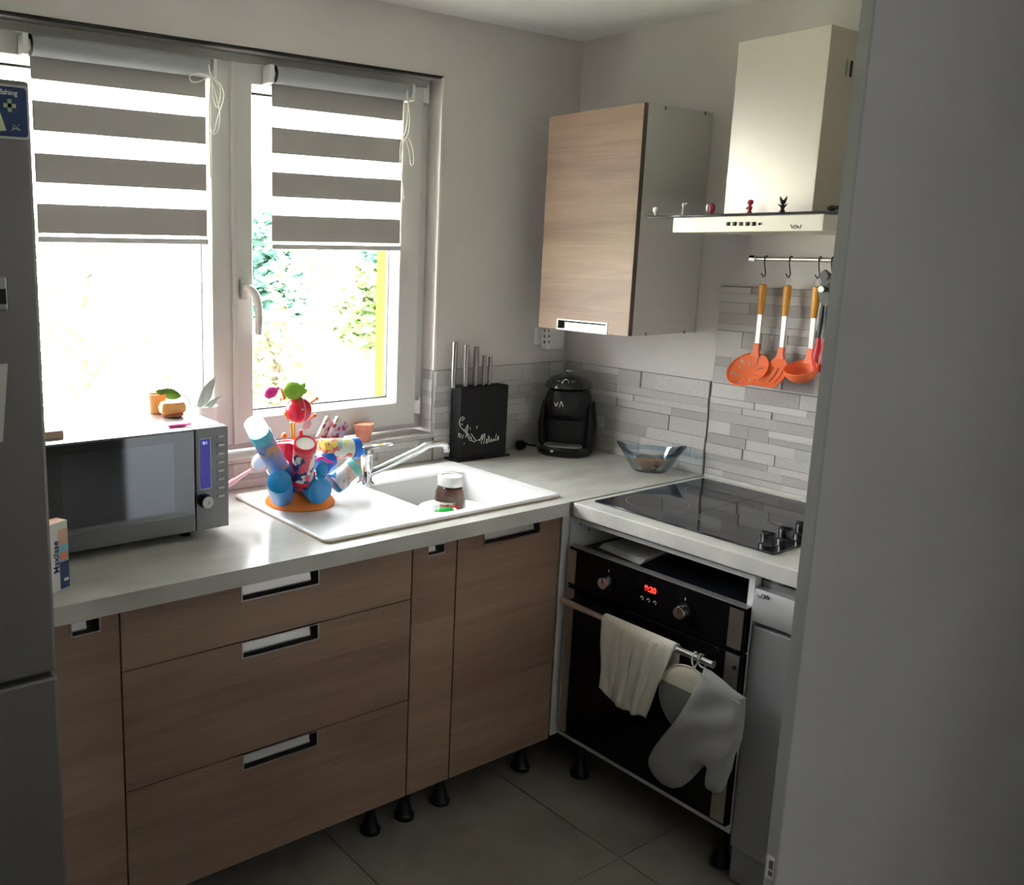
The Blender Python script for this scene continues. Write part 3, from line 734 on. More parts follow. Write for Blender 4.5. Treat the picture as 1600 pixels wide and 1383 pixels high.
# ================================================================== CLOTHS ON THE OVEN RAIL
def towel():
    bm = NB(); nu, top = 36, hz+.0125
    ya, yb = -.815, -1.05
    prof = []          # (x, z, s) over the bar: back flap up, over, front flap down
    for i in range(7): prof.append((hx+.014, .50+(hz-.50)*i/6, -1, 1-i/6))
    for i in range(1, 8):
        a = math.pi*i/8; prof.append((hx+.0135*math.cos(a), hz+.0135*math.sin(a), 0, 0))
    for i in range(19): prof.append((hx-.014, hz-.20*i/18, 1, i/18))
    rows = []
    for (x, z, side, d) in prof:
        row = []
        for j in range(nu+1):
            s = j/nu; y = ya+(yb-ya)*s
            if side > 0:
                y = ya - .012*d + (yb + .062*d - ya + .012*d)*s
            amp = .011*(.3+.7*min(1, d*3))
            w = math.sin(s*19+.6)*amp*(.25+.75*s) + math.sin(s*43+d*2)*.0022*(.4+s) + .004*math.sin(d*7+s*5)*d
            zz = z
            if side > 0: zz = z - .022*d*math.sin(s*3.0) - .012*d*s + .003*math.sin(s*23)*d
            row.append((x-abs(w)*1.0-w*.3 if side > 0 else x, y, zz - (.008*s if side >= 0 else 0)*0))
        rows.append(row)
    V = [[bm.verts.new(p) for p in r] for r in rows]
    for a, b in zip(V, V[1:]):
        for j in range(nu): bm.faces.new((a[j], a[j+1], b[j+1], b[j]))
    o = obj('tea_towel', bm, 'towel', smooth=True, label='crumpled off-white tea towel draped over the oven handle', cat='towel')
    s = o.modifiers.new('thickness', 'SOLIDIFY'); s.thickness = .003; s.offset = 0
    return o
towel()
z5 = lambda a, b: (840+a/3.27, 960+b/3.27)
XM = -.705
def uv(a, b, x=XM): q = on(*z5(a, b), 0, x); return (-q.y, q.z)
mo = [(850, 272), (885, 290), (940, 330), (1000, 380), (1062, 428), (1062, 500), (1056, 570), (1040, 650), (1012, 720), (992, 790), (965, 868), (945, 902), (920, 913), (880, 902), (858, 875), (855, 830), (862, 785),
      (850, 775), (815, 812), (780, 850), (740, 880), (690, 888), (640, 868), (595, 825), (570, 785), (568, 735), (590, 685), (630, 630), (680, 575), (725, 510), (765, 445), (800, 390), (828, 325)]
mt = thing('oven_mitt', 'grey quilted oven mitt hanging by its loop from the oven handle', 'oven mitt', on(*z5(800, 890), 0, XM))
bm = NB(); pillow(bm, [uv(*q) for q in mo], .010, .017, .035, lambda u_, v_, h: (XM-h-.35*max(0, .45-v_)*0, -u_, v_), .8)
for v in bm.verts:   # soft rumples across the cotton
    v.co.x += .0025*math.sin(v.co.z*70+v.co.y*40)
obj('mitten', bm, 'mitt', mt, smooth=True)
hemp = [Vector((XM-.012, -uv(*q)[0], uv(*q)[1])) for q in ((845, 300), (900, 335), (960, 385), (1010, 425), (1056, 455))]
obj('cuff_hem', tube(NB(), smooth_path(hemp, 5), .0022, 6), 'mitt', mt, smooth=True)
lp = on(*z5(850, 275), 0, XM)
bm = NB(); tube(bm, smooth_path([lp, (hx-.016, -1.130, .600), (hx-.014, -1.122, .618), (hx, -1.122, hz+.0135), (hx+.014, -1.124, .606), (hx+.004, -1.132, .588), lp], 6), .0025, 8)
obj('hanging_loop', bm, 'mitt', mt, smooth=True)
XP = -.683
ph = thing('pot_holder', 'round beige and charcoal pot holder hung behind the oven mitt', 'pot holder', on(*z5(760, 600), 0, XP))
pc = on(*z5(765, 440), 0, XP); cu_, cv_ = -pc.y, pc.z; PR = .083
circ = [(cu_+PR*math.cos(2*math.pi*i/40), cv_+PR*1.10*math.sin(2*math.pi*i/40)) for i in range(40)]
bm = NB(); pillow(bm, circ, .012, .006, .02, lambda a, b, h: (XP-h, -a, b)); obj('pad', bm, 'pad_light', ph, smooth=True)
low = [q for q in circ if q[1] < cv_+.030]; low = sorted(low, key=lambda q: math.atan2(q[1]-cv_+.02, q[0]-cu_))
low = [(cu_+(a-cu_)*.97, cv_+(b-cv_)*.97) for a, b in circ if b < cv_+.034]
low = sorted(low, key=lambda q: math.atan2(q[1]-(cv_-.02), q[0]-cu_))
bm = NB(); pillow(bm, low, .012, .004, .015, lambda a, b, h: (XP-.0065-abs(h), -a, b) if h >= 0 else (XP-.0062, -a, b)); obj('pocket', bm, 'pad_dark', ph, smooth=True)
obj('binding', tube(NB(), [(XP, -(cu_+(a-cu_)*1.01), cv_+(b-cv_)*1.01) for a, b in circ+[circ[0]]], .0028, 6), 'pad_light', ph, smooth=True)
tp = Vector((XP, -(cu_+.012), cv_+PR*1.10))
bm = NB(); tube(bm, smooth_path([tp, (hx-.013, -1.105, .604), (hx, -1.104, hz+.013), (hx+.0135, -1.106, .604), tp], 6), .002, 7); obj('hanging_loop', bm, 'pad_light', ph, smooth=True)

# ================================================================== WALL CABINET, SOCKET, HOOD
CX, CY0, CY1, CZ0, CZ1 = -.318, -.180, -.557, 1.370, 2.066
wc = thing('wall_cabinet', 'oak-fronted wall cabinet with grey sides hung in the corner', 'wall cabinet', (-.16, -.37, CZ0))
M['cab_grey'] = mat('grey_melamine', (.54, .53, .505), .5)
bd = bx('body', (CX, CY1, CZ0), (-.002, CY0, CZ1), 'cab_grey', wc, bev=.001)
for px, py in ((1040, 169), (1102, 177), (1009, 522), (1069, 519)):
    q = on(px, py, 1, CY1); obj('screw_hole', box(NB(), (q.x-.0025, CY1-.0006, q.z-.005), (q.x+.0025, CY1+.001, q.z+.005)), 'ink', bd)
# the door's grip sits in its lower edge
xa, xb = CX-.0205, CX-.0015
f = lambda u_, v_, h: (xa+h, -u_, v_)
u0, u1, a0, a1 = -CY0, -CY1, .264, .476
poly = [(u0, CZ0+.001), (a0, CZ0+.001), (a0, CZ0+.036), (a1, CZ0+.036), (a1, CZ0+.001), (u1, CZ0+.001), (u1, CZ1-.001), (u0, CZ1-.001)]
do = obj('door', prism(NB(), poly, f, 0, xb-xa), 'wood', wc)
bx('door_edge', (xa+.0008, CY1-.0012, CZ0+.001), (xb, CY1+.0003, CZ1-.001), 'edge_dark', do)
bm = NB()
for lo, hi in (((a0, CZ0), (a0+.005, CZ0+.036)), ((a1-.005, CZ0), (a1, CZ0+.036)), ((a0+.005, CZ0+.032), (a1-.005, CZ0+.036)), ((a0+.005, CZ0), (a1-.005, CZ0+.005))):
    box(bm, (xa-.002, -hi[0], lo[1]), (xb, -lo[0], hi[1]))
box(bm, (xa+.004, -a1+.005, CZ0+.006), (xa+.008, -a0-.03, CZ0+.026))
obj('handle', bm, 'alu', do)
bx('handle_recess', (xb-.003, -a1+.005, CZ0+.005), (xb-.001, -a0-.005, CZ0+.032), 'dark_slot', do)
# wall socket in the corner
sk = thing('wall_socket', 'white wall socket with a plug adapter under the wall cabinet', 'socket', (-.11, -.01, 1.27))
bx('face_plate', (-.172, -.011, 1.285), (-.105, 0, 1.352), 'white', sk, bev=.004)
ad = bx('plug_adapter', (-.148, -.052, 1.271), (-.066, -.0115, 1.346), 'white', sk, bev=.006)
for a in range(3):
    for b in range(2):
        q = on(851+7*b, 516+9*a, 1, -.0525)
        obj('print_mark', box(NB(), (q.x-.004, -.0527, q.z-.006), (q.x+.003, -.0515, q.z+.004)), 'label_grey', ad)

hd = thing('cooker_hood', 'steel chimney cooker hood with a thin dark glass canopy', 'hood', (-.2, -.932, 1.68))
KX = -.27; KY0, KY1 = -.805, -1.062; KZ1 = 2.2
ch = bx('chimney', (KX, KY1, 1.733), (-.001, KY0, KZ1), 'steel_hood', hd, bev=.0015)
for k in range(6): bx('vent_slot', (KX+.085+.022*k, KY1-.0008, 2.085), (KX+.095+.022*k, KY1+.002, 2.125), 'dark_slot' if k % 2 else 'alu_dark', ch)
GXF = -.40
M['canopy'] = mat('smoked_glass', (.02, .02, .022), .08)
bx('glass_canopy', (GXF-.004, -1.235, 1.7265), (-.002, -.640, 1.7325), 'canopy', hd, bev=.0015)
M['hood_front'] = mat('hood_front', (.58, .54, .48), .4, .5)
hf = bx('motor_box', (GXF, -1.166, 1.684), (-.002, -.735, 1.726), 'hood_front', hd, bev=.002)
for px in (1138, 1148, 1158, 1168, 1178, 1187):
    q = on(px, 350, 0, GXF); s = .004 if px < 1180 else .0025
    bx('button', (GXF-.004, q.y-s, q.z-s*1.3), (GXF+.001, q.y+s, q.z+s*1.3), 'black', hf, bev=.001)
fh = lambda a, b: on(a, b, 0, GXF-.0006)
strokes('logo', fh, [[(1235, 351), (1238, 357)], [(1239, 356), (1240, 353), (1244, 352), (1246, 355), (1242, 357), (1240, 356)], [(1242, 354), (1245, 353)], [(1247, 353), (1248, 357)], [(1252, 351), (1250, 357)]], .0010, 'label_grey', hf)

# little figures standing on the canopy
ZG = 1.7325
def fig(name, label, px, build, m, extra=None):
    q = on(px, 335, 0, -.385); p = Vector((-.380, q.y, ZG)); bm = NB(); build(bm, p)
    return obj(name, bm, m, smooth=True, label=label, cat='figurine', group='little figures on the hood canopy')
def sh(bm, p):
    lathe(bm, [(.004, 0), (.003, .004), (.006, .010), (.010, .018), (.008, .024), (.001, .026)], p, n=14, sy=.6)
fig('shell_figurine', 'tiny white shell-shaped figure at the cabinet end of the hood canopy', 1022, sh, 'fig_white')
def rr(bm, p):
    lathe(bm, [(.005, 0), (.004, .003), (.0025, .006), (.0022, .022), (.004, .026), (.004, .032), (.001, .035)], p, n=12)
    ball(bm, p+Vector((0, -.009, .032)), .003, 10, 8); tube(bm, [p+Vector((0, 0, .024)), p+Vector((0, -.005, .031)), p+Vector((0, -.009, .032))], .0013, 6)
fig('bird_figurine', 'tiny thin white long-necked figure on the hood canopy', 1065, rr, 'fig_white')
def ov_(bm, p): lathe(bm, [(.003, 0), (.004, .003), (.008, .010), (.009, .018), (.007, .026), (.001, .030)], p, n=16, sx=.8)
o = fig('egg_figurine', 'tiny magenta and white egg-shaped figure on the hood canopy', 1110, ov_, 'fig_magenta')
q = on(1107, 335, 0, -.385); bm = NB(); ball(bm, (-.3875, q.y+.0035, ZG+.018), (.003, .0045, .010)); obj('face', bm, 'fig_white', o, smooth=True)
def rd(bm, p):
    lathe(bm, [(.007, 0), (.006, .003), (.004, .006), (.006, .012), (.005, .018), (.0025, .021)], p, n=14)
    ball(bm, p+Vector((0, 0, .028)), (.006, .008, .0075), 14, 10); ball(bm, p+Vector((-.004, -.006, .031)), (.004, .005, .003), 10, 8)
    tube(bm, [p+Vector((0, .005, .017)), p+Vector((-.004, .008, .011))], .002, 6); tube(bm, [p+Vector((0, -.005, .017)), p+Vector((-.004, -.008, .013))], .002, 6)
fig('standing_figurine', 'tiny dark red standing figure in front of the hood chimney', 1169, rd, 'fig_red')
def bk(bm, p):
    lathe(bm, [(.008, 0), (.006, .004), (.004, .008), (.006, .014), (.004, .020)], p, n=12)
    ball(bm, p+Vector((0, 0, .026)), (.006, .007, .006), 12, 8)
    for s in (-1, 1):
        lathe(bm, [(.0035, 0), (.003, .006), (.0003, .013)], p+Vector((0, s*.005, .029)), (0, s*.35, 1), 8)
        tube(bm, [p+Vector((0, s*.005, .016)), p+Vector((-.001, s*.012, .021))], [.003, .001], 6)
fig('horned_figurine', 'tiny black horned figure in front of the hood chimney', 1220, bk, 'black')
def bl(bm, p):
    ball(bm, p+Vector((0, 0, .007)), (.008, .012, .007), 12, 8); ball(bm, p+Vector((0, -.012, .008)), (.005, .006, .005), 10, 8)
fig('animal_figurine', 'tiny black lying figure at the partition end of the hood canopy', 1297, bl, 'black')

# ================================================================== UTENSIL RAIL
RX, RZ = -.045, 1.613
rl = thing('utensil_rail', 'steel utensil rail fixed to the wall under the hood', 'rail', (RX, -1.05, RZ))
bm = NB(); cyl(bm, (RX, -.772, RZ), (RX, -1.35, RZ), .0062, n=16); obj('bar', bm, 'steel', rl, smooth=True)
for yy in (-.768, -1.353):
    bm = NB(); lathe(bm, [(.0095, 0), (.0115, .002), (.0115, .018), (.0095, .02)], (RX, yy-.010, RZ), (0, 1, 0), 18); obj('end_cap', bm, 'chrome', rl, smooth=True)
for yy in (-.79, -1.33): bm = NB(); cyl(bm, (RX, yy, RZ), (-.0005, yy, RZ), .004, n=12); cyl(bm, (-.004, yy, RZ), (-.0005, yy, RZ), .011, n=16); obj('bracket', bm, 'steel', rl, smooth=True)
def hook(px, label):
    y = on(px, 405, 0, RX).y
    c = Vector((RX, y, RZ)); pts = [c+Vector((.009, 0, -.004)), c+Vector((.007, 0, .006)), c+Vector((0, 0, .0088)), c+Vector((-.0075, 0, .004)), c+Vector((-.006, 0, -.012)), c+Vector((.0, 0, -.030)), c+Vector((.004, 0, -.042)), c+Vector((0, 0, -.050)), c+Vector((-.008, 0, -.051)), c+Vector((-.014, .003, -.042))]
    bm = NB(); tube(bm, smooth_path(pts, 5), .0016, 7)
    obj('hook', bm, 'black', smooth=True, label=label, cat='hook', group='S-hooks on the rail'); return Vector((RX-.004, y, RZ-.0505))
h1 = hook(1197, 'dark wire hook carrying the round skimmer')
h2 = hook(1236, 'dark wire hook carrying the slotted turner')
h3 = hook(1282, 'dark wire hook carrying the ladle')
h4 = hook(1302, 'dark wire hook carrying the tongs')
def utensil(name, label, hk, dy, head, sh_len):
    """a hanging tool: loop, amber grip, steel shaft, orange head; dy shifts along the wall for its lean"""
    t = thing(name, label, 'utensil', hk, group='orange utensils on the rail')
    top = hk + Vector((0, 0, .0)); bm = NB()
    tube(bm, smooth_path([top+Vector((-.001, .0, -.001)), top+Vector((0, -.008, -.010)), top+Vector((0, -.006, -.026)), top+Vector((0, .004, -.026)), top+Vector((0, .007, -.010)), top+Vector((.001, 0, -.001))], 5), .0013, 6)
    obj('hanging_loop', bm, 'bowl_glass', t, smooth=True)
    g0 = top+Vector((0, -.001, -.024)); ln = .092
    bm = NB(); lathe(bm, [(.006, 0), (.0115, -.003), (.0125, -.02), (.0105, -.06), (.0085, -ln+.004), (.006, -ln)], g0, n=18, sx=.72 if False else 1, sy=.75)
    obj('grip', bm, 'orange_handle', t, smooth=True)
    s0 = g0+Vector((0, 0, -ln+.002)); s1 = s0+Vector((.006, dy, -sh_len))
    bm = NB(); x_ = Vector((0, .0065, 0)); n_ = Vector((.0022, 0, 0))
    loft(bm, [[s0-x_-n_, s0+x_-n_, s0+x_+n_, s0-x_+n_], [s1-x_-n_, s1+x_-n_, s1+x_+n_, s1-x_+n_]]); obj('shaft', bm, 'steel', t)
    bm = NB(); head(bm, s1); o = obj('head', bm, 'orange_sil', t, smooth=True)
    return o
def neck(bm, s, e, w0=.0085, w1=.014):
    a = Vector((0, 1, 0)); d = Vector((.0045, 0, 0))
    loft(bm, [[s-a*w0-d, s+a*w0-d, s+a*w0+d, s-a*w0+d], [(s*.4+e*.6)-a*w0*1.05-d, (s*.4+e*.6)+a*w0*1.05-d, (s*.4+e*.6)+a*w0*1.05+d, (s*.4+e*.6)-a*w0*1.05+d], [e-a*w1-d, e+a*w1-d, e+a*w1+d, e-a*w1+d]])
def skim(bm, s):
    a = R(40); e1 = Vector((-math.sin(a), .02, -math.cos(a))).normalized(); e2 = Vector((0, 1, 0)); nn = e1.cross(e2).normalized()
    if nn.x > 0: nn = -nn
    e = s+Vector((-.004, 0, -.030)); neck(bm, s+Vector((0, 0, .008)), e)
    c = e+e1*.052; RRr = .061; nr, na = 9, 48
    V = []
    for i in range(nr+1):
        r = RRr*i/nr; row = []
        for k in range(na):
            th = 2*math.pi*k/na; row.append(c+e1*(r*math.cos(th))+e2*(r*1.02*math.sin(th))+nn*(-.016*(1-(r/RRr)**2)))
        V.append(row)
    for side in (0, -.0022):
        L = [[bm.verts.new(p+nn*side) for p in row] for row in V]
        for i in range(nr):
            for k in range(na):
                if i in (3, 4, 5) and k % 6 in (2,) or (i in (6, 7) and k % 8 == 1): continue      # drain slots
                try: bm.faces.new((L[i][k], L[i][(k+1) % na], L[i+1][(k+1) % na], L[i+1][k]))
                except ValueError: pass
        if side == 0: rim = L[-1]
        else:
            for k in range(na): bm.faces.new((rim[k], rim[(k+1) % na], L[-1][(k+1) % na], L[-1][k]))
    tube(bm, [c+e1*(RRr*math.cos(2*math.pi*k/40))+e2*(RRr*1.02*math.sin(2*math.pi*k/40)) for k in range(41)], .0022, 6)
utensil('skimmer', 'round orange skimmer with amber grip, hung nearest the wall cabinet', h1, .004, skim, .098)
def turner(bm, s):
    a = R(46); e1 = Vector((-math.sin(a), .0, -math.cos(a))); e2 = Vector((0, 1, 0)); nn = Vector((-math.cos(a), 0, math.sin(a)))
    e = s+Vector((-.003, 0, -.026)); neck(bm, s+Vector((0, 0, .008)), e)
    def bar(u0, u1, l0, l1, u0b=None, u1b=None):
        u0b = u0 if u0b is None else u0b; u1b = u1 if u1b is None else u1b
        q = lambda u_, l, h: e+e1*l+e2*u_+nn*(h-.012*math.sin(min(1, l/.11)*math.pi))
        n = 5; rings = []
        for i in range(n+1):
            t_ = i/n; l = l0+(l1-l0)*t_; ua = u0+(u0b-u0)*t_; ub = u1+(u1b-u1)*t_
            rings.append([q(ua, l, -.0014), q(ub, l, -.0014), q(ub, l, .0014), q(ua, l, .0014)])
        loft(bm, rings)
    bar(-.014, .014, -.004, .030, -.038, .038); bar(-.039, .039, .088, .112)
    for k in range(5): bar(-.039+.0164*k, -.039+.0164*k+.0118, .030, .089)
utensil('slotted_turner', 'slotted orange turner with amber grip between skimmer and ladle', h2, .003, turner, .103)
def ladle(bm, s):
    e = s+Vector((-.003, 0, -.036)); neck(bm, s+Vector((0, 0, .008)), e, .0085, .017)
    ax = Vector((-.42, 0, .9)).normalized(); c = e+Vector((-.040, 0, -.010)); Rr = .047; x, y, d = frame_of(ax)
    prof = [(Rr*math.sin(a), -Rr*math.cos(a)*.95) for a in [R(3), R(20), R(38), R(55), R(72), R(90)]]
    prof += [(Rr-.0025, .0015)] + [((Rr-.003)*math.sin(a), -(Rr-.003)*math.cos(a)*.95) for a in [R(88), R(70), R(52), R(35), R(18), R(3)]]
    lathe(bm, prof, c, ax, 30)
utensil('ladle', 'deep orange ladle with amber grip, hung beside the tongs', h3, .002, ladle, .098)
# tongs and a can opener at the far end
tg = thing('tongs', 'black and steel kitchen tongs with red silicone tips', 'utensil', h4, group='tools at the end of the rail')
tt = h4+Vector((0, .006, 0))
bm = NB(); tube(bm, smooth_path([tt, tt+Vector((0, -.006, -.008)), tt+Vector((0, 0, -.018)), tt+Vector((0, .006, -.008)), tt], 5), .0015, 6); obj('hanging_loop', bm, 'steel', tg, smooth=True)
for s in (-1, 1):
    p0 = tt+Vector((0, s*.003, -.015)); p1 = tt+Vector((.002, s*.009, -.17)); p2 = tt+Vector((.002, s*.010, -.20)); p3 = tt+Vector((.0, s*.003, -.268))
    bm = NB(); tube(bm, [p0, p1], [.004, .007], 8, flat=.45); obj('arm', bm, 'steel', tg, smooth=True)
    bm = NB(); tube(bm, smooth_path([p0*.75+p1*.25+Vector((-.003, 0, 0)), p0*.4+p1*.6+Vector((-.003, 0, 0)), p1+Vector((-.003, 0, 0))], 4), .0065, 8, flat=.5); obj('grip', bm, 'black', tg, smooth=True)
    bm = NB(); tube(bm, smooth_path([p1, p2, p2*.5+p3*.5+Vector((0, s*.006, 0)), p3], 5), [.006+.004*math.sin(math.pi*i/15) for i in range(16)], 10, flat=.6); obj('tip', bm, 'red_sil', tg, smooth=True)
co = thing('can_opener', 'grey metal can opener hanging in front of the tongs', 'utensil', h4+Vector((-.012, .006, -.01)), group='tools at the end of the rail')
q = lambda a, b: on(a, b, 0, RX-.022)
M['opener'] = mat('grey_metal', (.12, .12, .115), .6, .3)
body = [(1280, 430), (1285, 424), (1289, 421), (1293, 424), (1299, 429), (1299, 440), (1294, 445), (1299, 452), (1299, 470), (1292, 481), (1282, 474), (1279, 460), (1279, 450), (1284, 441)]
bm = NB(); bq = [q(*k) for k in body]; loft(bm, [[Vector((RX-.016, k.y, k.z)) for k in bq], [Vector((RX-.024, k.y, k.z)) for k in bq]]); obj('plate', bm, 'opener', co, bevel=.0015)
kq = q(1286, 452); bm = NB(); cyl(bm, (RX-.024, kq.y, kq.z), (RX-.034, kq.y, kq.z), .009, n=18); obj('wheel', bm, 'alu_dark', co, smooth=True)
kq2 = q(1291, 432); bm = NB(); cyl(bm, (RX-.024, kq2.y, kq2.z), (RX-.030, kq2.y, kq2.z), .010, n=18); obj('gear', bm, 'opener', co, smooth=True)

# ================================================================== SINK, TAP AND WHAT STANDS IN THE SINK
sk = thing('sink', 'white composite sink with drainer let into the worktop', 'sink', (-1.05, -.33, .70))
BX0, BX1, BY0, BY1 = -1.075, -.680, -.548, -.200
ZR = H+.011
bm = NB()
def rrect(x0, x1, y0, y1, r, z, n=5):
    out = []
    for cx, cy, a0_ in ((x1-r, y0+r, -90), (x1-r, y1-r, 0), (x0+r, y1-r, 90), (x0+r, y0+r, 180)):
        for i in range(n+1):
            a = R(a0_+90*i/n); out.append(Vector((cx+r*math.cos(a), cy+r*math.sin(a), z)))
    return out
# rim and top deck with the bowl opening, then the bowl
o_lo = rrect(SX0, SX1, SY0, SY1, .018, H+.0008); o_hi = rrect(SX0, SX1, SY0, SY1, .018, ZR-.003); o_top = rrect(SX0+.004, SX1-.004, SY0+.004, SY1-.004, .016, ZR)
i_top = rrect(BX0-.006, BX1+.006, BY0-.006, BY1+.006, .036, ZR); i_1 = rrect(BX0, BX1, BY0, BY1, .034, ZR-.006)
i_2 = rrect(BX0+.012, BX1-.012, BY0+.012, BY1-.012, .045, .765); i_3 = rrect(BX0+.03, BX1-.03, BY0+.03, BY1-.03, .05, .742); i_4 = rrect(BX0+.13, BX1-.13, BY0+.13, BY1-.13, .03, .738)
L = [[bm.verts.new(p) for p in r_] for r_ in (o_lo, o_hi, o_top, i_top, i_1, i_2, i_3, i_4)]
n = len(L[0])
for a, b in zip(L, L[1:]):
    for i in range(n): bm.faces.new((a[i], a[(i+1) % n], b[(i+1) % n], b[i]))
bm.faces.new(L[-1])
# underside shell of the bowl
U = [[bm.verts.new(p) for p in r_] for r_ in (rrect(SX0, SX1, SY0, SY1, .018, H+.0004), rrect(BX0-.012, BX1+.012, BY0-.012, BY1+.012, .04, H+.0003), rrect(BX0-.010, BX1+.010, BY0-.010, BY1+.010, .045, .75), rrect(BX0+.03, BX1-.03, BY0+.03, BY1-.03, .05, .728))]
for a, b in zip(U, U[1:]):
    for i in range(n): bm.faces.new((a[i], a[(i+1) % n], b[(i+1) % n], b[i]))
bm.faces.new(U[-1])
sb = obj('basin', bm, 'ceramic', sk)
for p_ in sb.data.polygons: p_.use_smooth = True
sb.data.set_sharp_from_angle(angle=R(30))
bm = NB(); loft(bm, [rrect(SX0-.0012, SX1+.0012, SY0-.0012, SY1+.0012, .019, z) for z in (H+.0001, H+.0042)], False, False); obj('rim_shade', bm, 'brown_box', sk)  # tan ring painting in the dimmer light on the rim's front edge
bm = NB(); lathe(bm, [(.045, 0), (.045, .002), (.038, .003), (.036, .001), (.012, .001), (.010, .006), (.0005, .006)], ((BX0+BX1)/2, (BY0+BY1)/2, .738), n=28); obj('drain', bm, 'chrome', sk, smooth=True)
fc = thing('kitchen_tap', 'chrome mixer tap with a long swivel spout over the sink', 'tap', (-1.085, -.215, ZR))
tb = on(571, 757, 2, ZR); tb = Vector((tb.x, tb.y, ZR))
bm = NB(); lathe(bm, [(.027, 0), (.027, .006), (.022, .010), (.0205, .012), (.0205, .085), (.022, .088), (.022, .106), (.0195, .112), (.0005, .112)], tb, n=28); obj('tap_body', bm, 'chrome', fc, smooth=True)
la, lb_ = on(562, 702, 1, tb.y), on(608, 699, 1, tb.y-.02)
bm = NB(); za = tb.z+.112
loft(bm, [[(tb.x-.020, tb.y+.012, za), (tb.x-.020, tb.y-.014, za), (tb.x-.020, tb.y-.014, za+.010), (tb.x-.020, tb.y+.012, za+.010)],
          [(tb.x+.02, tb.y+.006, za+.002), (tb.x+.02, tb.y-.016, za+.002), (tb.x+.02, tb.y-.016, za+.010), (tb.x+.02, tb.y+.006, za+.010)],
          [(tb.x+.085, tb.y-.010, za+.008), (tb.x+.085, tb.y-.026, za+.008), (tb.x+.085, tb.y-.026, za+.013), (tb.x+.085, tb.y-.010, za+.013)]])
obj('lever', bm, 'chrome', fc, bevel=.002)
YS = tb.y-.07
sp0 = tb+Vector((.004, -.004, .032))
pts = [sp0, sp0*.5+on(640, 711, 1, YS)*.5+Vector((0, -.0, 0)), on(652, 705, 1, YS), on(668, 696, 1, YS-.01), on(684, 693, 1, YS-.012), on(694, 694, 1, YS-.014), on(697, 698, 1, YS-.016), on(697, 706, 1, YS-.016)]
bm = NB(); tube(bm, smooth_path(pts, 5), .0115, 14); obj('spout', bm, 'chrome', fc, smooth=True)
# jar of chocolate spread in the bowl
def floor_pt(px, py): return on(px, py, 2, .7435)
# a pile of white plates fills the bottom of the bowl; the jar stands on it
PCX, PCY = -.862, -.374
for k in range(6):
    z = .7440+.0165*k; bm = NB()
    lathe(bm, [(.055, 0), (.070, .001), (.098, .016), (.112, .0205), (.112, .0225), (.097, .0190), (.066, .0045), (.0005, .0040)], (PCX, PCY, z), n=40)
    obj('dinner_plate', bm, 'ceramic', smooth=True, label=('bottom', 'second lowest', 'third lowest', 'third highest', 'second highest', 'topmost')[k]+' white plate in the pile under the jar in the sink', cat='plate', group='plates stacked in the sink')
JZ = .7440+.0165*5+.0046; jt = on(704, 743, 2, JZ+.121); jx, jy = jt.x, jt.y
jr = thing('spread_jar', 'nearly empty chocolate spread jar with a white lid standing in the sink', 'jar', (jx, jy, JZ))
bm = NB(); lathe(bm, [(.034, 0), (.046, .004), (.051, .012), (.052, .045), (.050, .070), (.041, .089), (.036, .094), (.036, .100), (.0005, .100)], (jx, jy, JZ), n=32, sy=.82); obj('glass', bm, 'jar_glass', jr, smooth=True)
bm = NB(); lathe(bm, [(.032, .003), (.044, .006), (.049, .014), (.050, .045), (.048, .069), (.039, .086), (.0005, .087)], (jx, jy, JZ), n=32, sy=.82); obj('chocolate', bm, 'choco', jr, smooth=True)
bm = NB(); lathe(bm, [(.040, .092), (.0405, .094), (.0405, .118), (.038, .122), (.030, .122), (.028, .1195), (.0005, .1195)], (jx, jy, JZ), n=32, sy=.92); obj('lid', bm, 'white', jr, smooth=True)
dc = (CAM-Vector((jx, jy, 0))); ang = math.atan2(dc.y, dc.x)
bm = NB(); rings = []
for h in (.012, .048):
    rings.append([(jx+.0528*math.cos(ang+t_), jy+.0528*.90*math.sin(ang+t_), JZ+h) for t_ in [R(-75+150*i/20) for i in range(21)]])
loft(bm, rings, False, False, closed=False); lab = obj('label', bm, 'jar_label', jr, smooth=True)
s_ = lab.modifiers.new('thickness', 'SOLIDIFY'); s_.thickness = .0006; s_.offset = 1
ln_ = Vector((math.cos(ang), math.sin(ang), 0)); M['label_red'] = mat('label_red', (.5, .01, .02), .5)
jt_ = text('lettering', 'nutella', .022, basis(Vector((jx, jy, JZ+.039))+ln_*.0535, Vector((-ln_.y, ln_.x, 0)), (0, 0, 1)), 'label_red', jr, bold=.0004)
# green bottle lying on the plates in front of the jar
GBY = jy-.078
gp0 = on(684, 793, 1, GBY); zz = .7440+.0165*5+.0225+.0172
gb = thing('green_bottle', 'green plastic bottle with a white cap lying in the sink', 'bottle', (gp0.x, GBY, zz-.017))
ex = Vector((1, 0, 0))
bm = NB(); lathe(bm, [(.012, 0), (.016, .004), (.017, .03), (.016, .050), (.010, .058)], Vector((gp0.x-.002, GBY, zz)), ex, 20); obj('bottle_body', bm, 'green_cap', gb, smooth=True)
bm = NB(); lathe(bm, [(.0085, 0), (.0095, .002), (.0095, .012), (.006, .015)], Vector((gp0.x+.056, GBY, zz)), ex, 16); obj('cap', bm, 'white', gb, smooth=True)

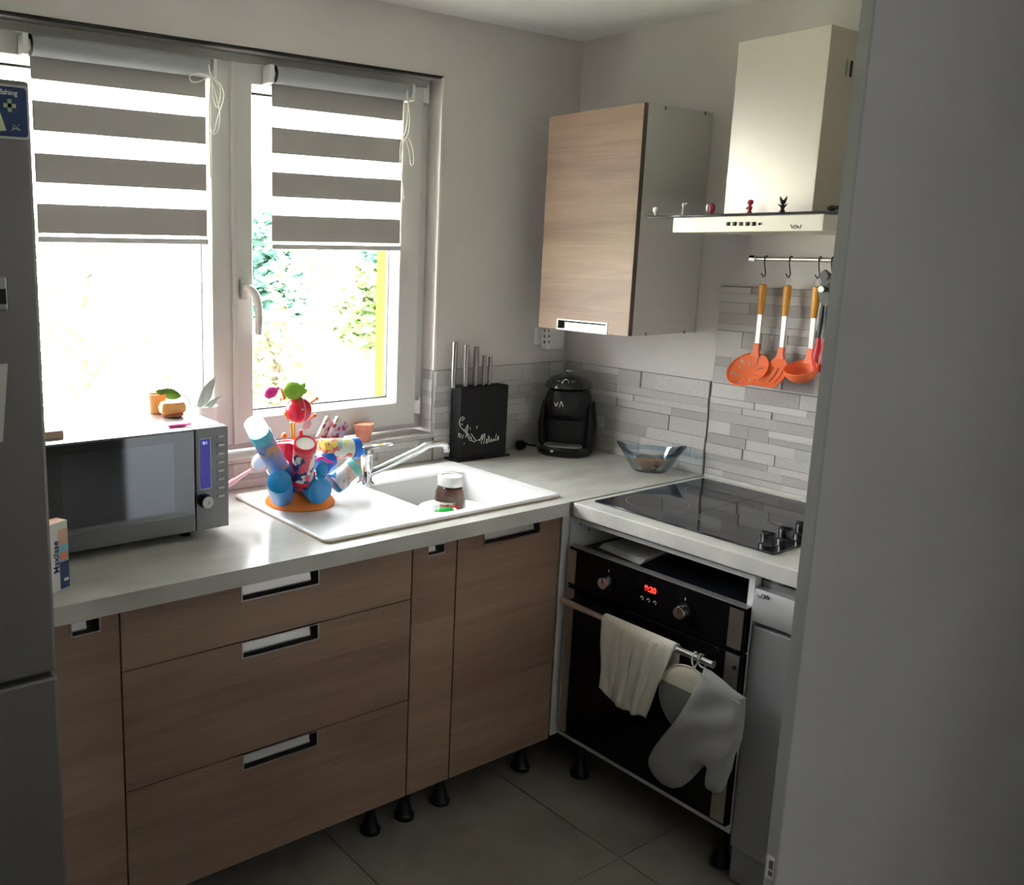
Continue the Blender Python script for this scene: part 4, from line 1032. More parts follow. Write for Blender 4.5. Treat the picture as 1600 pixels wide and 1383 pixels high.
# ================================================================== TOY CLUSTER ON THE DRAINER
TC = Vector((-1.347, -.262, ZR))
ts = thing('tube_carousel', 'orange-based carousel of blue cups full of drinks and toy tubes on the drainer', 'organiser', TC)
bm = NB(); lathe(bm, [(.098, 0), (.100, .004), (.098, .010), (.088, .022), (.068, .036), (.045, .046), (.030, .055), (.0005, .055)], TC, n=40); obj('base', bm, 'toy_orange', ts, smooth=True)
bm = NB(); lathe(bm, [(.026, .045), (.024, .09), (.022, .17), (.030, .175), (.0005, .178)], TC, n=24); obj('column', bm, 'toy_red', ts, smooth=True)
def cup(a, b, r, m, nm='cup'):
    """open holder from a (closed end) to b"""
    a, b = Vector(a), Vector(b); L_ = (b-a).length
    bm = NB(); lathe(bm, [(r*.75, 0), (r*.97, .004), (r, .012), (r, L_), (r-.003, L_), (r-.003, .012), (.0005, .010)], a, b-a, 28); return obj(nm, bm, m, ts, smooth=True)
def tubecan(name, label, a, b, r, body, ends, group='tubes in the carousel', lidm=None, lidh=.014):
    a, b = Vector(a), Vector(b); d = (b-a).normalized(); L_ = (b-a).length
    t = thing(name, label, 'tube', a, group=group)
    bm = NB(); lathe(bm, [(r*.95, 0), (r, .003), (r, L_-lidh), (r*.98, L_-lidh+.001)], a, d, 28); obj('sleeve', bm, body, t, smooth=True)
    bm = NB(); lathe(bm, [(r*1.05, 0), (r*1.05, lidh-.003), (r*1.0, lidh), (r*.86, lidh), (r*.84, lidh-.003), (.0005, lidh-.003)], a+d*(L_-lidh), d, 28); obj('lid', bm, ends, t, smooth=True)
    if lidm: bm = NB(); lathe(bm, [(r*.83, 0), (r*.82, .001), (.0005, .0012)], a+d*(L_-.003), d, 24); obj('lid_disc', bm, lidm, t, smooth=True)
    return t
cz = TC.z
# front-left cup (lying open end away) and front-right cup facing the room
cup(on(436, 752, 1, -.375), on(450, 778, 1, -.345)+Vector((.01, .05, -.005)), .034, 'toy_blue')
q1 = on(501, 769, 1, -.372); cup(q1, q1+Vector((.004, .062, .012)), .0385, 'toy_blue')
cup(on(471, 762, 1, -.33), on(474, 735, 1, -.322), .035, 'toy_red')
cup(on(445, 752, 1, -.288), on(434, 730, 1, -.296), .033, 'toy_blue')
cup(on(520, 757, 1, -.295), on(535, 745, 1, -.292), .033, 'toy_blue')
cup(on(500, 728, 1, -.22), on(512, 716, 1, -.205), .034, 'toy_blue2')
vt = tubecan('drink_tube', 'tall violet printed tube with a cyan lid leaning out of the carousel', on(441, 742, 1, -.292), on(405, 676, 1, -.325), .029, 'can_violet', 'toy_cyan', lidm='white', lidh=.026)
tubecan('drink_tube', 'red tube with dark skull-like print and a grey foil top', on(471, 757, 1, -.320), on(477, 692, 1, -.392), .0305, 'can_red', 'toy_red', lidm='jar_label')
tubecan('drink_tube', 'frosted grey tube with a teal end pointing to the tap', on(524, 756, 1, -.30), on(556, 727, 1, -.31), .028, 'can_clear', 'toy_teal', lidh=.020)
bt = tubecan('drink_tube', 'fat tube with fruit print and blue ends lying level at the back', on(500, 702, 1, -.20), on(558, 700, 1, -.205), .032, 'can_fruit', 'toy_blue2', lidh=.026)
tubecan('drink_tube', 'plain red tube at the back of the carousel', on(449, 735, 1, -.225), on(446, 690, 1, -.218), .032, 'toy_red', 'toy_red')
ca, cb_ = on(405, 676, 1, -.325), on(398, 663, 1, -.330)
bm = NB(); lathe(bm, [(.0285, 0), (.0295, .002), (.0275, (cb_-ca).length+.008), (.024, (cb_-ca).length+.011), (.0005, (cb_-ca).length+.011)], ca+(cb_-ca).normalized()*.0005, cb_-ca, 24); M['frost'] = sheer('frosted_plastic', (.85, .88, .9), .25, .4)
obj('tube_cap', bm, 'frost', vt, smooth=True)
bm = NB(); lathe(bm, [(.046, .040), (.050, .046), (.050, .066), (.040, .072), (.0005, .072)], TC, n=32); obj('hub', bm, 'toy_blue', ts, smooth=True)
# leaning card packs
for k, (pa, lb2) in enumerate(((0, 'printed card pack leaning behind the carousel, white-edged'), (1, 'printed red-edged card pack leaning behind the carousel'))):
    a, b = on(503+17*k, 690, 1, -.165-.012*k), on(519+16*k, 657, 1, -.15-.012*k)
    d = (b-a); ez = d.normalized(); ex_ = Vector((ez.z, 0, -ez.x)).normalized(); ey = ez.cross(ex_)
    bm = NB(); w_, th = .026, .006
    loft(bm, [[a+ex_*(sx*w_/1)+ey*(sy*th) for sx, sy in ((-1, -1), (1, -1), (1, 1), (-1, 1))], [b+ex_*(sx*w_/1)+ey*(sy*th) for sx, sy in ((-1, -1), (1, -1), (1, 1), (-1, 1))]])
    obj('card_pack', bm, 'card_print', label=lb2, cat='card pack', group='card packs by the carousel', bevel=.002)
# crested toy bird on top: red ball body, green cap head, pink beak bulb
bd_ = thing('toy_bird', 'red ball toy with a green head and pink beak stuck on top of the carousel', 'toy', on(466, 665, 1, -.262))
rc = on(466.5, 640, 1, -.262)
bm = NB(); ball(bm, rc, .037, 28, 18); obj('body', bm, 'toy_red', bd_, smooth=True)
bm = NB(); tube(bm, [rc+Vector((.0, -.0372*math.cos(a), .0372*math.sin(a))) for a in [R(-70+140*i/16) for i in range(17)]], .0012, 6); obj('seam', bm, 'toy_palepink', bd_, smooth=True)
bm = NB(); ball(bm, rc+Vector((-.008, -.0355, .006)), .0028, 10, 8); obj('eye', bm, 'chalk', bd_, smooth=True)
gc = on(458, 610, 1, -.262)
bm = NB(); ball(bm, gc, (.033, .028, .027), 26, 16, Matrix.Rotation(R(20), 3, 'Y'))
lathe(bm, [(.012, 0), (.008, .010), (.0005, .018)], gc+Vector((.024, -.004, .006)), (.7, 0, .7), 10); lathe(bm, [(.010, 0), (.006, .009), (.0005, .015)], gc+Vector((.030, -.004, -.004)), (1, 0, .15), 10)
obj('head', bm, 'toy_green', bd_, smooth=True)
pk0, pk1 = on(435, 606, 1, -.272), on(418, 616, 1, -.280)
bm = NB(); tube(bm, smooth_path([pk0, pk0*.5+pk1*.5, pk1, pk1+(pk1-pk0)*.25], 5), [.0045, .006, .0075, .010, .0125, .0145, .0155, .016, .0155, .0145, .0135, .0125, .0105, .008, .005, .001], 14); obj('beak', bm, 'toy_pink', bd_, smooth=True)
for a, b in (((439, 606), (444, 622)), ((485, 630), (495, 623)), ((484, 655), (492, 649)), ((450, 655), (446, 646))):
    pa, pb = on(*a, 1, -.262), on(*b, 1, -.266); bm = NB(); tube(bm, [pa, pb], .0032, 8); ball(bm, pb, .0055, 10, 8); obj('limb', bm, 'toy_orange', bd_, smooth=True)
bm = NB(); pa = on(480, 664, 1, -.285); pillow(bm, [(.017*math.cos(R(20*i)), .012*math.sin(R(20*i))) for i in range(18)], .006, .004, .006, lambda u_, v_, h: (pa.x+u_*.8-v_*.5, pa.y-h, pa.z+v_*.8+u_*.5)); obj('wing', bm, 'toy_palepink', bd_, smooth=True)
bm = NB()
for a, b in (((454, 660), (457, 686)), ((459, 660), (460, 686))): tube(bm, [on(*a, 1, -.255), on(*b, 1, -.253)], .0032, 8)
obj('leg', bm, 'toy_yellow', bd_, smooth=True)
bm = NB(); lathe(bm, [(.010, 0), (.006, .016), (.003, .03)], on(470, 688, 1, -.275), (0, 0, 1), 12); obj('stand', bm, 'toy_red', bd_, smooth=True)
bm = NB(); ball(bm, on(444, 681, 1, -.245), .009, 14, 10); obj('toy_ball', bm, 'toy_orange', smooth=True, label='little orange ball peeping over the carousel rim', cat='toy')
pc_ = thing('pink_scoop', 'bright pink plastic scoop lying among the carousel tubes', 'toy', on(510, 725, 1, -.33))
bm = NB(); tube(bm, smooth_path([on(494, 718, 1, -.335), on(502, 715, 1, -.338), on(512, 721, 1, -.338), on(520, 722, 1, -.335)], 4), [.006, .008, .009, .0095, .01, .0095, .009, .0085, .008, .007, .006, .005, .004], 10, flat=.5); obj('handle', bm, 'toy_pink', pc_, smooth=True)
bm = NB(); pb_ = on(503, 735, 1, -.345); pillow(bm, [(.020*math.cos(R(24*i)), .024*math.sin(R(24*i))) for i in range(15)], .008, .006, .008, lambda u_, v_, h: (pb_.x+u_, pb_.y-h, pb_.z+v_)); obj('scoop', bm, 'toy_blue', pc_, smooth=True)
# dish brush with pale head, pink handle
db = thing('dish_brush', 'pink-handled dish brush with a white head leaning behind the carousel', 'brush', on(390, 740, 1, -.14))
bm = NB(); hb_ = on(405, 722, 1, -.20); ball(bm, hb_, (.022, .02, .026), 18, 12, Matrix.Rotation(R(25), 3, 'Y')); obj('bristles', bm, 'white', db, smooth=True)
bm = NB(); tube(bm, smooth_path([on(394, 733, 1, -.17), on(380, 742, 1, -.13), on(357, 757, 1, -.10), on(345, 763, 1, -.09)], 5), [.0045]*4+[.006]*4+[.0085]*8, 10); obj('handle', bm, 'toy_palepink', db, smooth=True)
# terracotta pot on the sill
fp_ = thing('flower_pot', 'tiny terracotta flower pot with dry soil on the window sill', 'flower pot', (-.955, .012, .997))
pz = on(568, 684, 1, .012); bx_ = pz.x
bm = NB(); lathe(bm, [(.020, 0), (.0225, .002), (.030, .040), (.033, .041), (.0345, .060), (.032, .060), (.029, .052), (.0005, .050)], (bx_, .012, .997), n=26); obj('pot', bm, 'terracotta', fp_, smooth=True)
bm = NB(); ball(bm, (bx_, .012, 1.050), (.029, .029, .008), 18, 8); obj('soil', bm, 'soil', fp_, smooth=True)

# ================================================================== KNIFE BLOCK, COFFEE MACHINE, BOWL, PLUG
A = Vector((-.588, -.076, H)); B = Vector((-.376, -.088, H)); ex_ = (B-A).normalized(); ey = Vector((-ex_.y, ex_.x, 0)); wK = (B-A).length; dK = .056; hK = .258
kb = thing('knife_block', 'slim black knife block with white script standing behind the sink corner', 'knife block', A)
kf = lambda u_, v_, h: A+ex_*u_+ey*h+Vector((0, 0, v_))
def kbox(u0, u1, v0, v1, h0, h1, m, nm, par, bev=0):
    bm = NB(); loft(bm, [[kf(u0, v, h0), kf(u1, v, h0), kf(u1, v, h1), kf(u0, v, h1)] for v in (v0, v1)]); return obj(nm, bm, m, par, bevel=bev)
kbox(0, wK, .008, hK, 0, dK, 'black_satin', 'block', kb, .002)
kbox(-.018, wK+.012, 0, .008, -.010, dK+.004, 'black_satin', 'foot_plate', kb, .001)
kbox(.012, wK-.012, hK, hK+.001, .012, dK-.012, 'dark_slot', 'slot', kb)
def kpx(a, b):   # pixel of the 680,520 close-up (6.286x) onto the block's face
    d = _fw + _r*((680+a/6.286-800-PX)/FPX) - _u*((520+b/6.286-691.5-PY)/FPX)
    t_ = (A-CAM).dot(ey)/d.dot(ey); return CAM+d*t_-ey*.0006
strokes('script_lettering', kpx, [
    [(268, 868), (262, 860), (270, 846), (282, 850), (284, 836), (270, 826), (252, 836), (240, 862), (238, 892), (250, 925), (272, 955), (300, 985)],
    [(256, 895), (268, 905), (262, 890)], [(275, 945), (292, 955), (318, 905), (320, 930), (308, 985), (335, 1050), (352, 1062)], [(292, 950), (302, 972), (318, 960)], [(340, 930), (346, 950)],
    [(232, 985), (230, 1015), (246, 1025), (252, 1000), (236, 990)], [(262, 1040), (274, 1010), (282, 1000)], [(298, 1030), (312, 985), (330, 1010), (345, 1040)],
    [(348, 990), (362, 1005), (392, 1050), (388, 1070), (362, 1060), (350, 1020)], [(392, 1050), (410, 1058), (436, 1045)], [(432, 1065), (448, 1030), (462, 1000), (450, 1090)], [(462, 1050), (482, 990), (486, 1030), (474, 1090)],
    [(496, 1085), (508, 1040), (512, 1075), (504, 1088)], [(522, 1010), (528, 1075), (530, 1020)], [(540, 1075), (552, 1040), (556, 1070)], [(566, 1068), (576, 1040), (580, 1062)], [(590, 1060), (598, 1000), (604, 995)], [(606, 1060), (620, 1012), (618, 1055)],
    [(402, 940), (416, 915)], [(282, 1095), (284, 1080)]], .0011, 'chalk', kb, 4)
def knife(name, label, px0, px1, py, r0):
    c0_, c1_ = kpx((px0-680)*6.286, (600-520)*6.286), kpx((px1-680)*6.286, (py-520)*6.286)
    off = ey*(dK*.5); p0_ = c0_+off; p1_ = c1_+off
    base = Vector((p0_.x, p0_.y, H+hK+.002)); top = Vector((p0_.x+(p1_.x-p0_.x)*.4, p0_.y, p1_.z+.012))
    t = thing(name, label, 'knife', base, group='steel knives in the block')
    bm = NB(); dd_ = top-base; lathe(bm, [(r0*.8, 0), (r0*.85, .01), (r0, .05), (r0*1.02, dd_.length-.004), (r0*.96, dd_.length), (.0005, dd_.length)], base, dd_, 20, sx=.9, sy=.9); obj('handle', bm, 'knife_steel', t, smooth=True)
    bm = NB(); box(bm, (base.x-r0*.9, base.y-.001, base.z-.002), (base.x+r0*.9, base.y+.001, base.z+.0002)); obj('blade', bm, 'steel', t)
knife('kitchen_knife', 'tallest steel-handled knife at the window end of the block', 716, 720, 541, .0110)
knife('kitchen_knife', 'second tall steel-handled knife from the window end of the block', 735, 737, 546, .0108)
knife('kitchen_knife', 'middle steel-handled knife with a flattened dark grip', 750, 753, 548, .0105)
knife('kitchen_knife', 'shorter steel-handled knife beside the smallest one', 763, 765, 562, .0080)
knife('kitchen_knife', 'smallest steel-handled knife at the corner end of the block', 772, 775, 564, .0078)
# black plug and lead lying by the wall
pg = thing('power_plug', 'black mains plug with lead lying beside the coffee machine', 'plug', on(806, 699, 2, H))
q0 = Vector((-.262, -.050, H))
bm = NB(); lathe(bm, [(.010, -.016), (.018, -.012), (.0185, .004), (.014, .012), (.006, .030), (.0045, .034)], q0+Vector((0, 0, .0195)), (1, .1, 0), 18); obj('plug', bm, 'black', pg, smooth=True)
bm = NB(); tube(bm, smooth_path([q0+Vector((.032, .003, .0195)), q0+Vector((.055, .008, .012)), q0+Vector((.085, .012, .006)), q0+Vector((.12, .018, .005)), q0+Vector((.16, .02, .005))], 5), .0035, 8); obj('lead', bm, 'black', pg, smooth=True)

cmp_ = Vector((-.135, -.150, H)); cdir = (CAM-cmp_); rz = math.atan2(cdir.y, cdir.x)+R(90)-R(8)
cm = thing('coffee_machine', 'rounded black capsule coffee machine tucked in the corner', 'coffee machine', cmp_, rz)
def part(name, bm, m, smooth=True, par=None): return obj(name, bm, m, par or cm, smooth=smooth, local=True)
def sup(cx, cy, a, b, z, e=2.6, n=32):
    out = []
    for i in range(n):
        t_ = 2*math.pi*i/n; c, s = math.cos(t_), math.sin(t_)
        out.append((cx+a*math.copysign(abs(c)**(2/e), c), cy+b*math.copysign(abs(s)**(2/e), s), z))
    return out
bm = NB(); loft(bm, [sup(0, -.012, .092, .098, 0, 2.4), sup(0, -.012, .098, .104, .008, 2.4), sup(0, -.012, .098, .104, .024, 2.4), sup(0, -.008, .092, .098, .034, 2.4)]); part('base', bm, 'black_gloss')
bm = NB(); loft(bm, [sup(0, -.062, .068, .040, .034, 3), sup(0, -.062, .068, .040, .038, 3)]); tr = part('drip_tray', bm, 'alu_dark')
bm = NB(); loft(bm, [sup(0, .030, .090, .062, .030), sup(0, .030, .092, .062, .10), sup(0, .026, .090, .062, .16), sup(0, .012, .082, .075, .20), sup(0, .004, .074, .080, .225), sup(0, .004, .060, .070, .240)]); part('body', bm, 'black_satin')
bm = NB(); loft(bm, [sup(0, -.020, .060, .030, .125), sup(0, -.032, .062, .045, .15), sup(0, -.030, .066, .055, .20), sup(0, -.02, .064, .055, .232)]); part('brew_head', bm, 'black')
bm = NB(); loft(bm, [sup(0, -.010, .058, .066, .236, 2.2), sup(0, -.012, .085, .088, .246, 2.2), sup(0, -.010, .080, .085, .262, 2.1), sup(0, -.006, .062, .070, .279, 2), sup(0, -.002, .034, .044, .290, 2), sup(0, 0, .004, .005, .293, 2)]); cpp = part('lid', bm, 'black_gloss')
bm = NB(); n = 24; tube(bm, [(.011*math.cos(2*math.pi*i/n), -.0875+.0055*math.sin(2*math.pi*i/n), .266+.013*math.sin(2*math.pi*i/n)) for i in range(n+1)], .0018, 6); part('badge_ring', bm, 'chrome')
for s in (-1, 1): bm = NB(); tube(bm, [(s*.018, -.083, .272), (s*.030, -.079, .271)], .0016, 6); part('button', bm, 'chrome')
bm = NB(); tube(bm, smooth_path([(-.012, 0, .288), (-.008, -.004, .300), (.008, -.004, .300), (.012, 0, .288)], 4), .0032, 8); part('lever', bm, 'chrome')
bm = NB(); tube(bm, smooth_path([(-.034, -.092, .195), (-.028, -.0925, .182), (-.022, -.093, .196)], 3), .0012, 5); tube(bm, smooth_path([(-.016, -.093, .180), (-.010, -.094, .200), (-.003, -.094, .182)], 3), .0012, 5); part('logo', bm, 'chalk')
for s in (-1, 1): bm = NB(); loft(bm, [sup(s*.083, .020, .016, .055, .026, 2.4), sup(s*.088, .024, .016, .055, .10, 2.4), sup(s*.080, .02, .012, .045, .185, 2.4)]); part('side_panel', bm, 'black_satin')
bm = NB(); ball(bm, (-.03, -.118, .022), (.006, .003, .004), 10, 6); part('indicator', bm, 'white')

gbp = Vector((-.112, -.505, H)); grz = math.atan2((CAM-gbp).y, (CAM-gbp).x)+R(90)
gw = thing('glass_bowl', 'clear blue-tinted square glass bowl with flared corners by the splashback', 'bowl', gbp, grz)
def gring(r, z, sq, lift, n=56):
    out = []
    for i in range(n):
        t_ = 2*math.pi*i/n; e = abs(math.cos(t_))**5          # pulled out and up at the two ends
        k = 1+sq*e
        out.append((r*k*math.cos(t_), r*.86*math.sin(t_), z+lift*e))
    return out
outer = [gring(.050, 0, 0, 0), gring(.058, .004, 0, 0), gring(.074, .03, .02, 0), gring(.086, .056, .06, .003), gring(.092, .070, .20, .020)]
inner = [gring(.0895, .070, .20, .020), gring(.083, .056, .06, .003), gring(.071, .031, .02, 0), gring(.054, .008, 0, 0)]
bm = NB(); loft(bm, outer+inner); part('bowl', bm, 'bowl_glass', par=gw)
bm = NB(); loft(bm, [gring(.0865, .057, .06, .003), gring(.0932, .0705, .20, .020), gring(.0935, .0725, .21, .0215), gring(.0890, .0725, .21, .0215), gring(.0885, .0705, .20, .020), gring(.0825, .057, .06, .003)], False, False); part('rim', bm, 'bowl_rim', par=gw)
rm = Matrix.Rotation(grz, 3, 'Z')
for k, (x, y, s, lbl) in enumerate(((-.016, -.016, (.033, .026, .025), 'tan potato at the front of the glass bowl'), (.026, .016, (.024, .022, .022), 'smaller brown potato half hidden in the glass bowl'))):
    bm = NB(); ball(bm, gbp+rm @ Vector((x, y, 0))+Vector((0, 0, .0085+s[2])), s, 22, 14, rm)
    for v in bm.verts: v.co += Vector((math.sin(v.co.y*120)*.001, math.sin(v.co.z*140)*.001, 0))
    obj('potato', bm, 'potato', smooth=True, label=lbl, cat='potato', group='potatoes in the glass bowl')

# ================================================================== MICROWAVE AND ITS CLUTTER
MY = -.380; MX0, MX1, MZ0, MZ1 = -2.118, -1.637, .924, 1.187; MS = -1.728
mw = thing('microwave', 'silver-grey microwave with a mirrored door on the worktop beside the fridge', 'microwave', (-1.88, -.2, H))
bx('casing', (MX0, MY+.012, MZ0), (MX1, -.018, MZ1), 'mw_top', mw, bev=.003)
dr_ = bx('microwave_door', (MX0, MY-.008, MZ0+.001), (MS-.0012, MY+.0115, MZ1-.001), 'mw', mw, bev=.002)
bx('door_mirror', (MX0+.012, MY-.0092, MZ0+.045), (MS-.004, MY-.0075, MZ1-.006), 'mw_mirror', dr_)
a, b = on(205, 700, 1, MY-.01), on(274, 812, 1, MY-.01)
bx('door_window', (-2.06, MY-.0097, MZ0+.062), (b.x, MY-.0088, MZ1-.028), 'mw_window', dr_)
strokes('door_lettering', lambda a_, b_: on(a_, b_, 1, MY-.0083), [[(172+3*k, 839-.3*k), (174+3*k, 837-.3*k)] for k in range(9)], .0006, 'label_grey', dr_, 2)
cpl = bx('control_panel', (MS+.0012, MY-.008, MZ0+.001), (MX1, MY+.0115, MZ1-.001), 'mw', mw, bev=.002)
a, b = on(312, 687, 1, MY-.009), on(329, 762, 1, MY-.009)
bx('display_bezel', (a.x-.002, MY-.0095, b.z-.002), (b.x+.002, MY-.0075, a.z+.002), 'white', cpl)
ds = bx('display', (a.x, MY-.0102, b.z), (b.x, MY-.009, a.z), 'lcd', cpl)
text('display_digits', '0:1', .011, basis(((a.x+b.x)/2, MY-.0105, a.z-.010), (1, 0, 0), (0, 0, 1)), 'lcd_txt', cpl)
for k in range(8):
    c = on(345.5, 682+13.3*k, 1, MY-.01); bx('button', (c.x-.0095, MY-.0108, c.z-.0032), (c.x+.0095, MY-.0075, c.z+.0032), 'alu', cpl, bev=.0012)
c = on(319, 782, 1, MY-.01)
bm = NB(); lathe(bm, [(.018, 0), (.018, .006), (.0155, .007), (.0155, .022), (.014, .024), (.0005, .024)], (c.x, MY-.008, c.z), (0, -1, 0), 28); kn = obj('knob', bm, 'black_gloss', cpl, smooth=True)
bm = NB(); lathe(bm, [(.0152, 0), (.0148, .002), (.0005, .0025)], (c.x, MY-.032, c.z), (0, -1, 0), 26); obj('knob_face', bm, 'alu', kn, smooth=True)
bx('knob_mark', (c.x+.001, MY-.0352, c.z-.004), (c.x+.0022, MY-.0344, c.z+.004), 'ink', kn)
for x in (MX0+.06, -1.735):
    for y in (-.335, -.08):
        bm = NB(); lathe(bm, [(.013, 0), (.014, .002), (.012, .014), (.015, MZ0-H)], (x, y, H), n=16); obj('foot', bm, 'black', mw, smooth=True)
ZM_ = MZ1
# clutter on the microwave
sp = on(272, 644, 1, -.19); sp = on(270, 650, 2, ZM_)
sd = thing('soap_bar', 'glowing orange oval soap in a dish on the microwave', 'soap', (sp.x, sp.y, ZM_))
bm = NB(); lathe(bm, [(.024, 0), (.034, .003), (.036, .006), (.030, .007)], (sp.x, sp.y, ZM_), n=26, sx=1.0, sy=.8); obj('dish', bm, 'terracotta', sd, smooth=True)
bm = NB(); loft(bm, [sup(sp.x, sp.y, .026, .018, ZM_+.006, 3), sup(sp.x, sp.y, .034, .024, ZM_+.012, 3), sup(sp.x, sp.y, .036, .026, ZM_+.026, 3), sup(sp.x, sp.y, .030, .022, ZM_+.038, 3), sup(sp.x, sp.y, .018, .012, ZM_+.041, 3)]); obj('bar', bm, 'soap', sd, smooth=True)
yp = on(252, 640, 2, ZM_); yp = Vector((sp.x-.018, sp.y+.062, ZM_))
pl = thing('potted_seedling', 'orange cup with one big green and yellow leaf on the microwave', 'plant', yp)
bm = NB(); lathe(bm, [(.018, 0), (.021, .002), (.025, .052), (.023, .052), (.019, .006), (.0005, .006)], yp, n=22); obj('cup', bm, 'soap', pl, smooth=True)
bm = NB(); cyl(bm, yp+Vector((0, 0, .006)), yp+Vector((0, 0, .046)), .021, n=18); obj('soil', bm, 'soil', pl)
def leaf(par, a, b, w, m, y, nm='leaf', up=.3):
    a, b = on(*a, 1, y), on(*b, 1, y); d = b-a; L_ = d.length; e1 = d.normalized(); e2 = e1.cross(Vector((0, -1, up))).normalized(); nn = e1.cross(e2)
    out = [(0, 0)]+[(L_*t_, w*math.sin(math.pi*t_**.8)) for t_ in (.12, .25, .4, .55, .7, .85)]+[(L_, 0)]+[(L_*t_, -w*math.sin(math.pi*t_**.8)) for t_ in (.85, .7, .55, .4, .25, .12)]
    bm = NB(); pillow(bm, out, w*.45, .0012, w*.5, lambda u_, v_, h: a+e1*u_+e2*v_+nn*(h+.25*abs(v_)-.6*u_*(L_-u_)/max(L_, .01)*.3)); o = obj(nm, bm, m, par, smooth=True)
    bm = NB(); tube(bm, [a-e1*.002, a+e1*L_*.5-nn*.000+nn*.0012*0, b], .0009, 5); obj('midrib', bm, 'toy_yellow' if m == 'leaf_green' else 'leaf_grey', o, smooth=True)
leaf(pl, (284, 619), (241, 611), .015, 'leaf_green', yp.y-.01)
bm = NB(); tube(bm, smooth_path([on(298, 634, 1, yp.y), on(293, 622, 1, yp.y), on(288, 616, 1, yp.y)], 4), .0016, 6); obj('stem', bm, 'leaf_grey', pl, smooth=True)
# grey-leaved succulent in a white pot on the sill behind the microwave
gpz = on(318, 650, 1, .02)
sc = thing('succulent', 'grey-green leaved plant in a white pot on the sill behind the microwave', 'plant', (gpz.x, .010, .997))
bm = NB(); lathe(bm, [(.030, 0), (.032, .003), (.040, .17), (.037, .17), (.030, .01), (.0005, .01)], (gpz.x, .010, .997), n=26); obj('pot', bm, 'ceramic', sc, smooth=True)
bm = NB(); cyl(bm, (gpz.x, .010, 1.01), (gpz.x, .010, 1.155), .034, .036, n=20); obj('soil', bm, 'soil', sc)
for a, b, w in (((312, 632), (337, 588), .016), ((316, 635), (334, 598), .013), ((318, 636), (347, 618), .006), ((322, 640), (340, 626), .006), ((310, 640), (322, 606), .011)): leaf(sc, a, b, w, 'leaf_grey', .008)
# flat pink packet and kraft box
pp_ = on(280, 664.5, 2, ZM_+.004)
bm = NB(); pillow(bm, [(x*.036, y*.010) for x, y in ((-1, -.6), (-.3, -1), (.5, -1), (1, -.3), (.9, .7), (.1, 1), (-.7, .8))], .006, .004, .008, lambda u_, v_, h: (pp_.x+u_, pp_.y+v_, ZM_+.0045+h)); obj('sweet_packet', bm, 'toy_pink', smooth=True, label='flat pink packet lying at the front edge of the microwave', cat='packet')
kp = on(88, 686, 2, ZM_)
bx('kraft_box', (kp.x-.045, kp.y+.0, ZM_), (kp.x+.018, kp.y+.06, ZM_+.018), 'brown_box', bev=.002, label='small brown cardboard box on the microwave next to the fridge', cat='box')
cb = [on(334, 645, 1, -.05), on(342, 641, 1, -.06), on(350, 650, 1, -.06), on(358, 658, 1, -.07)]

# ================================================================== FRIDGE WITH ITS MAGNET AND NOTE; MEDICINE BOX
FX1, FYF, FZ = -2.170, -.680, 1.912
fr_ = thing('fridge', 'dark brushed-steel fridge freezer at the end of the worktop', 'fridge', (FX1-.3, -.36, 0))
bx('cabinet', (FX1-.60, -.615, .03), (FX1-.002, -.03, FZ-.012), 'fridge', fr_, bev=.004)
ud = bx('upper_door', (FX1-.60, FYF, .787), (FX1, -.617, FZ), 'fridge', fr_, bev=.007)
bx('freezer_door', (FX1-.60, FYF, .05), (FX1, -.617, .775), 'fridge', fr_, bev=.007)
bx('door_gap_seal', (FX1-.59, FYF+.02, .775), (FX1-.01, -.62, .787), 'rubber', fr_)
for x in (FX1-.55, FX1-.05):
    for y in (-.58, -.08): bm = NB(); cyl(bm, (x, y, 0), (x, y, .031), .02, n=14); obj('foot', bm, 'black', fr_)
hq = on(10, 432, 1, FYF); hq2 = on(12, 475, 1, FYF)
bm = NB(); box(bm, (hq.x-.16, FYF-.004, hq2.z-.012), (hq2.x, FYF+.0005, hq.z), .004); hnd = obj('door_display', bm, 'alu_dark', ud)
bx('display_glass', (hq.x-.15, FYF-.005, hq2.z), (hq2.x-.003, FYF-.0035, hq.z-.022), 'black', hnd)
pa, pb = on(12, 568, 1, FYF), on(4, 690, 1, FYF)
bm = NB(); loft(bm, [[(pa.x-.15, FYF-.0008, pa.z-.004), (pa.x, FYF-.0008, pa.z), (pa.x, FYF-.0016, pa.z), (pa.x-.15, FYF-.0016, pa.z-.004)], [(pb.x-.15, FYF-.0008, pb.z), (pb.x, FYF-.0012, pb.z), (pb.x, FYF-.002, pb.z), (pb.x-.15, FYF-.0016, pb.z)]])
obj('paper_note', bm, 'paper', label='pale paper note stuck on the upper fridge door', cat='paper')
# magnet
ma, mb = on(44, 135, 1, FYF-.003), on(44, 219, 1, FYF-.003)
mgw = .13; mx1 = ma.x; mz1 = ma.z; mz0 = mb.z
mg = thing('fridge_magnet', 'blue fridge magnet with white border, pale cross and fishing lettering', 'magnet', (mx1-mgw/2, FYF-.003, mz0))
def rr2(x0, x1, z0, z1, r, y): return [(p.x, y, p.y) for p in [Vector((v.x, v.y)) for v in rrect(x0, x1, z0, z1, r, 0)]]
bm = NB(); loft(bm, [rr2(mx1-mgw, mx1, mz0, mz1, .008, FYF-.0005), rr2(mx1-mgw, mx1, mz0, mz1, .008, FYF-.0032)]); obj('border', bm, 'pvc', mg)
bm = NB(); loft(bm, [rr2(mx1-mgw+.004, mx1-.004, mz0+.004, mz1-.004, .006, FYF-.003), rr2(mx1-mgw+.004, mx1-.004, mz0+.004, mz1-.004, .006, FYF-.0037)]); fce = obj('face', bm, 'magnet', mg)
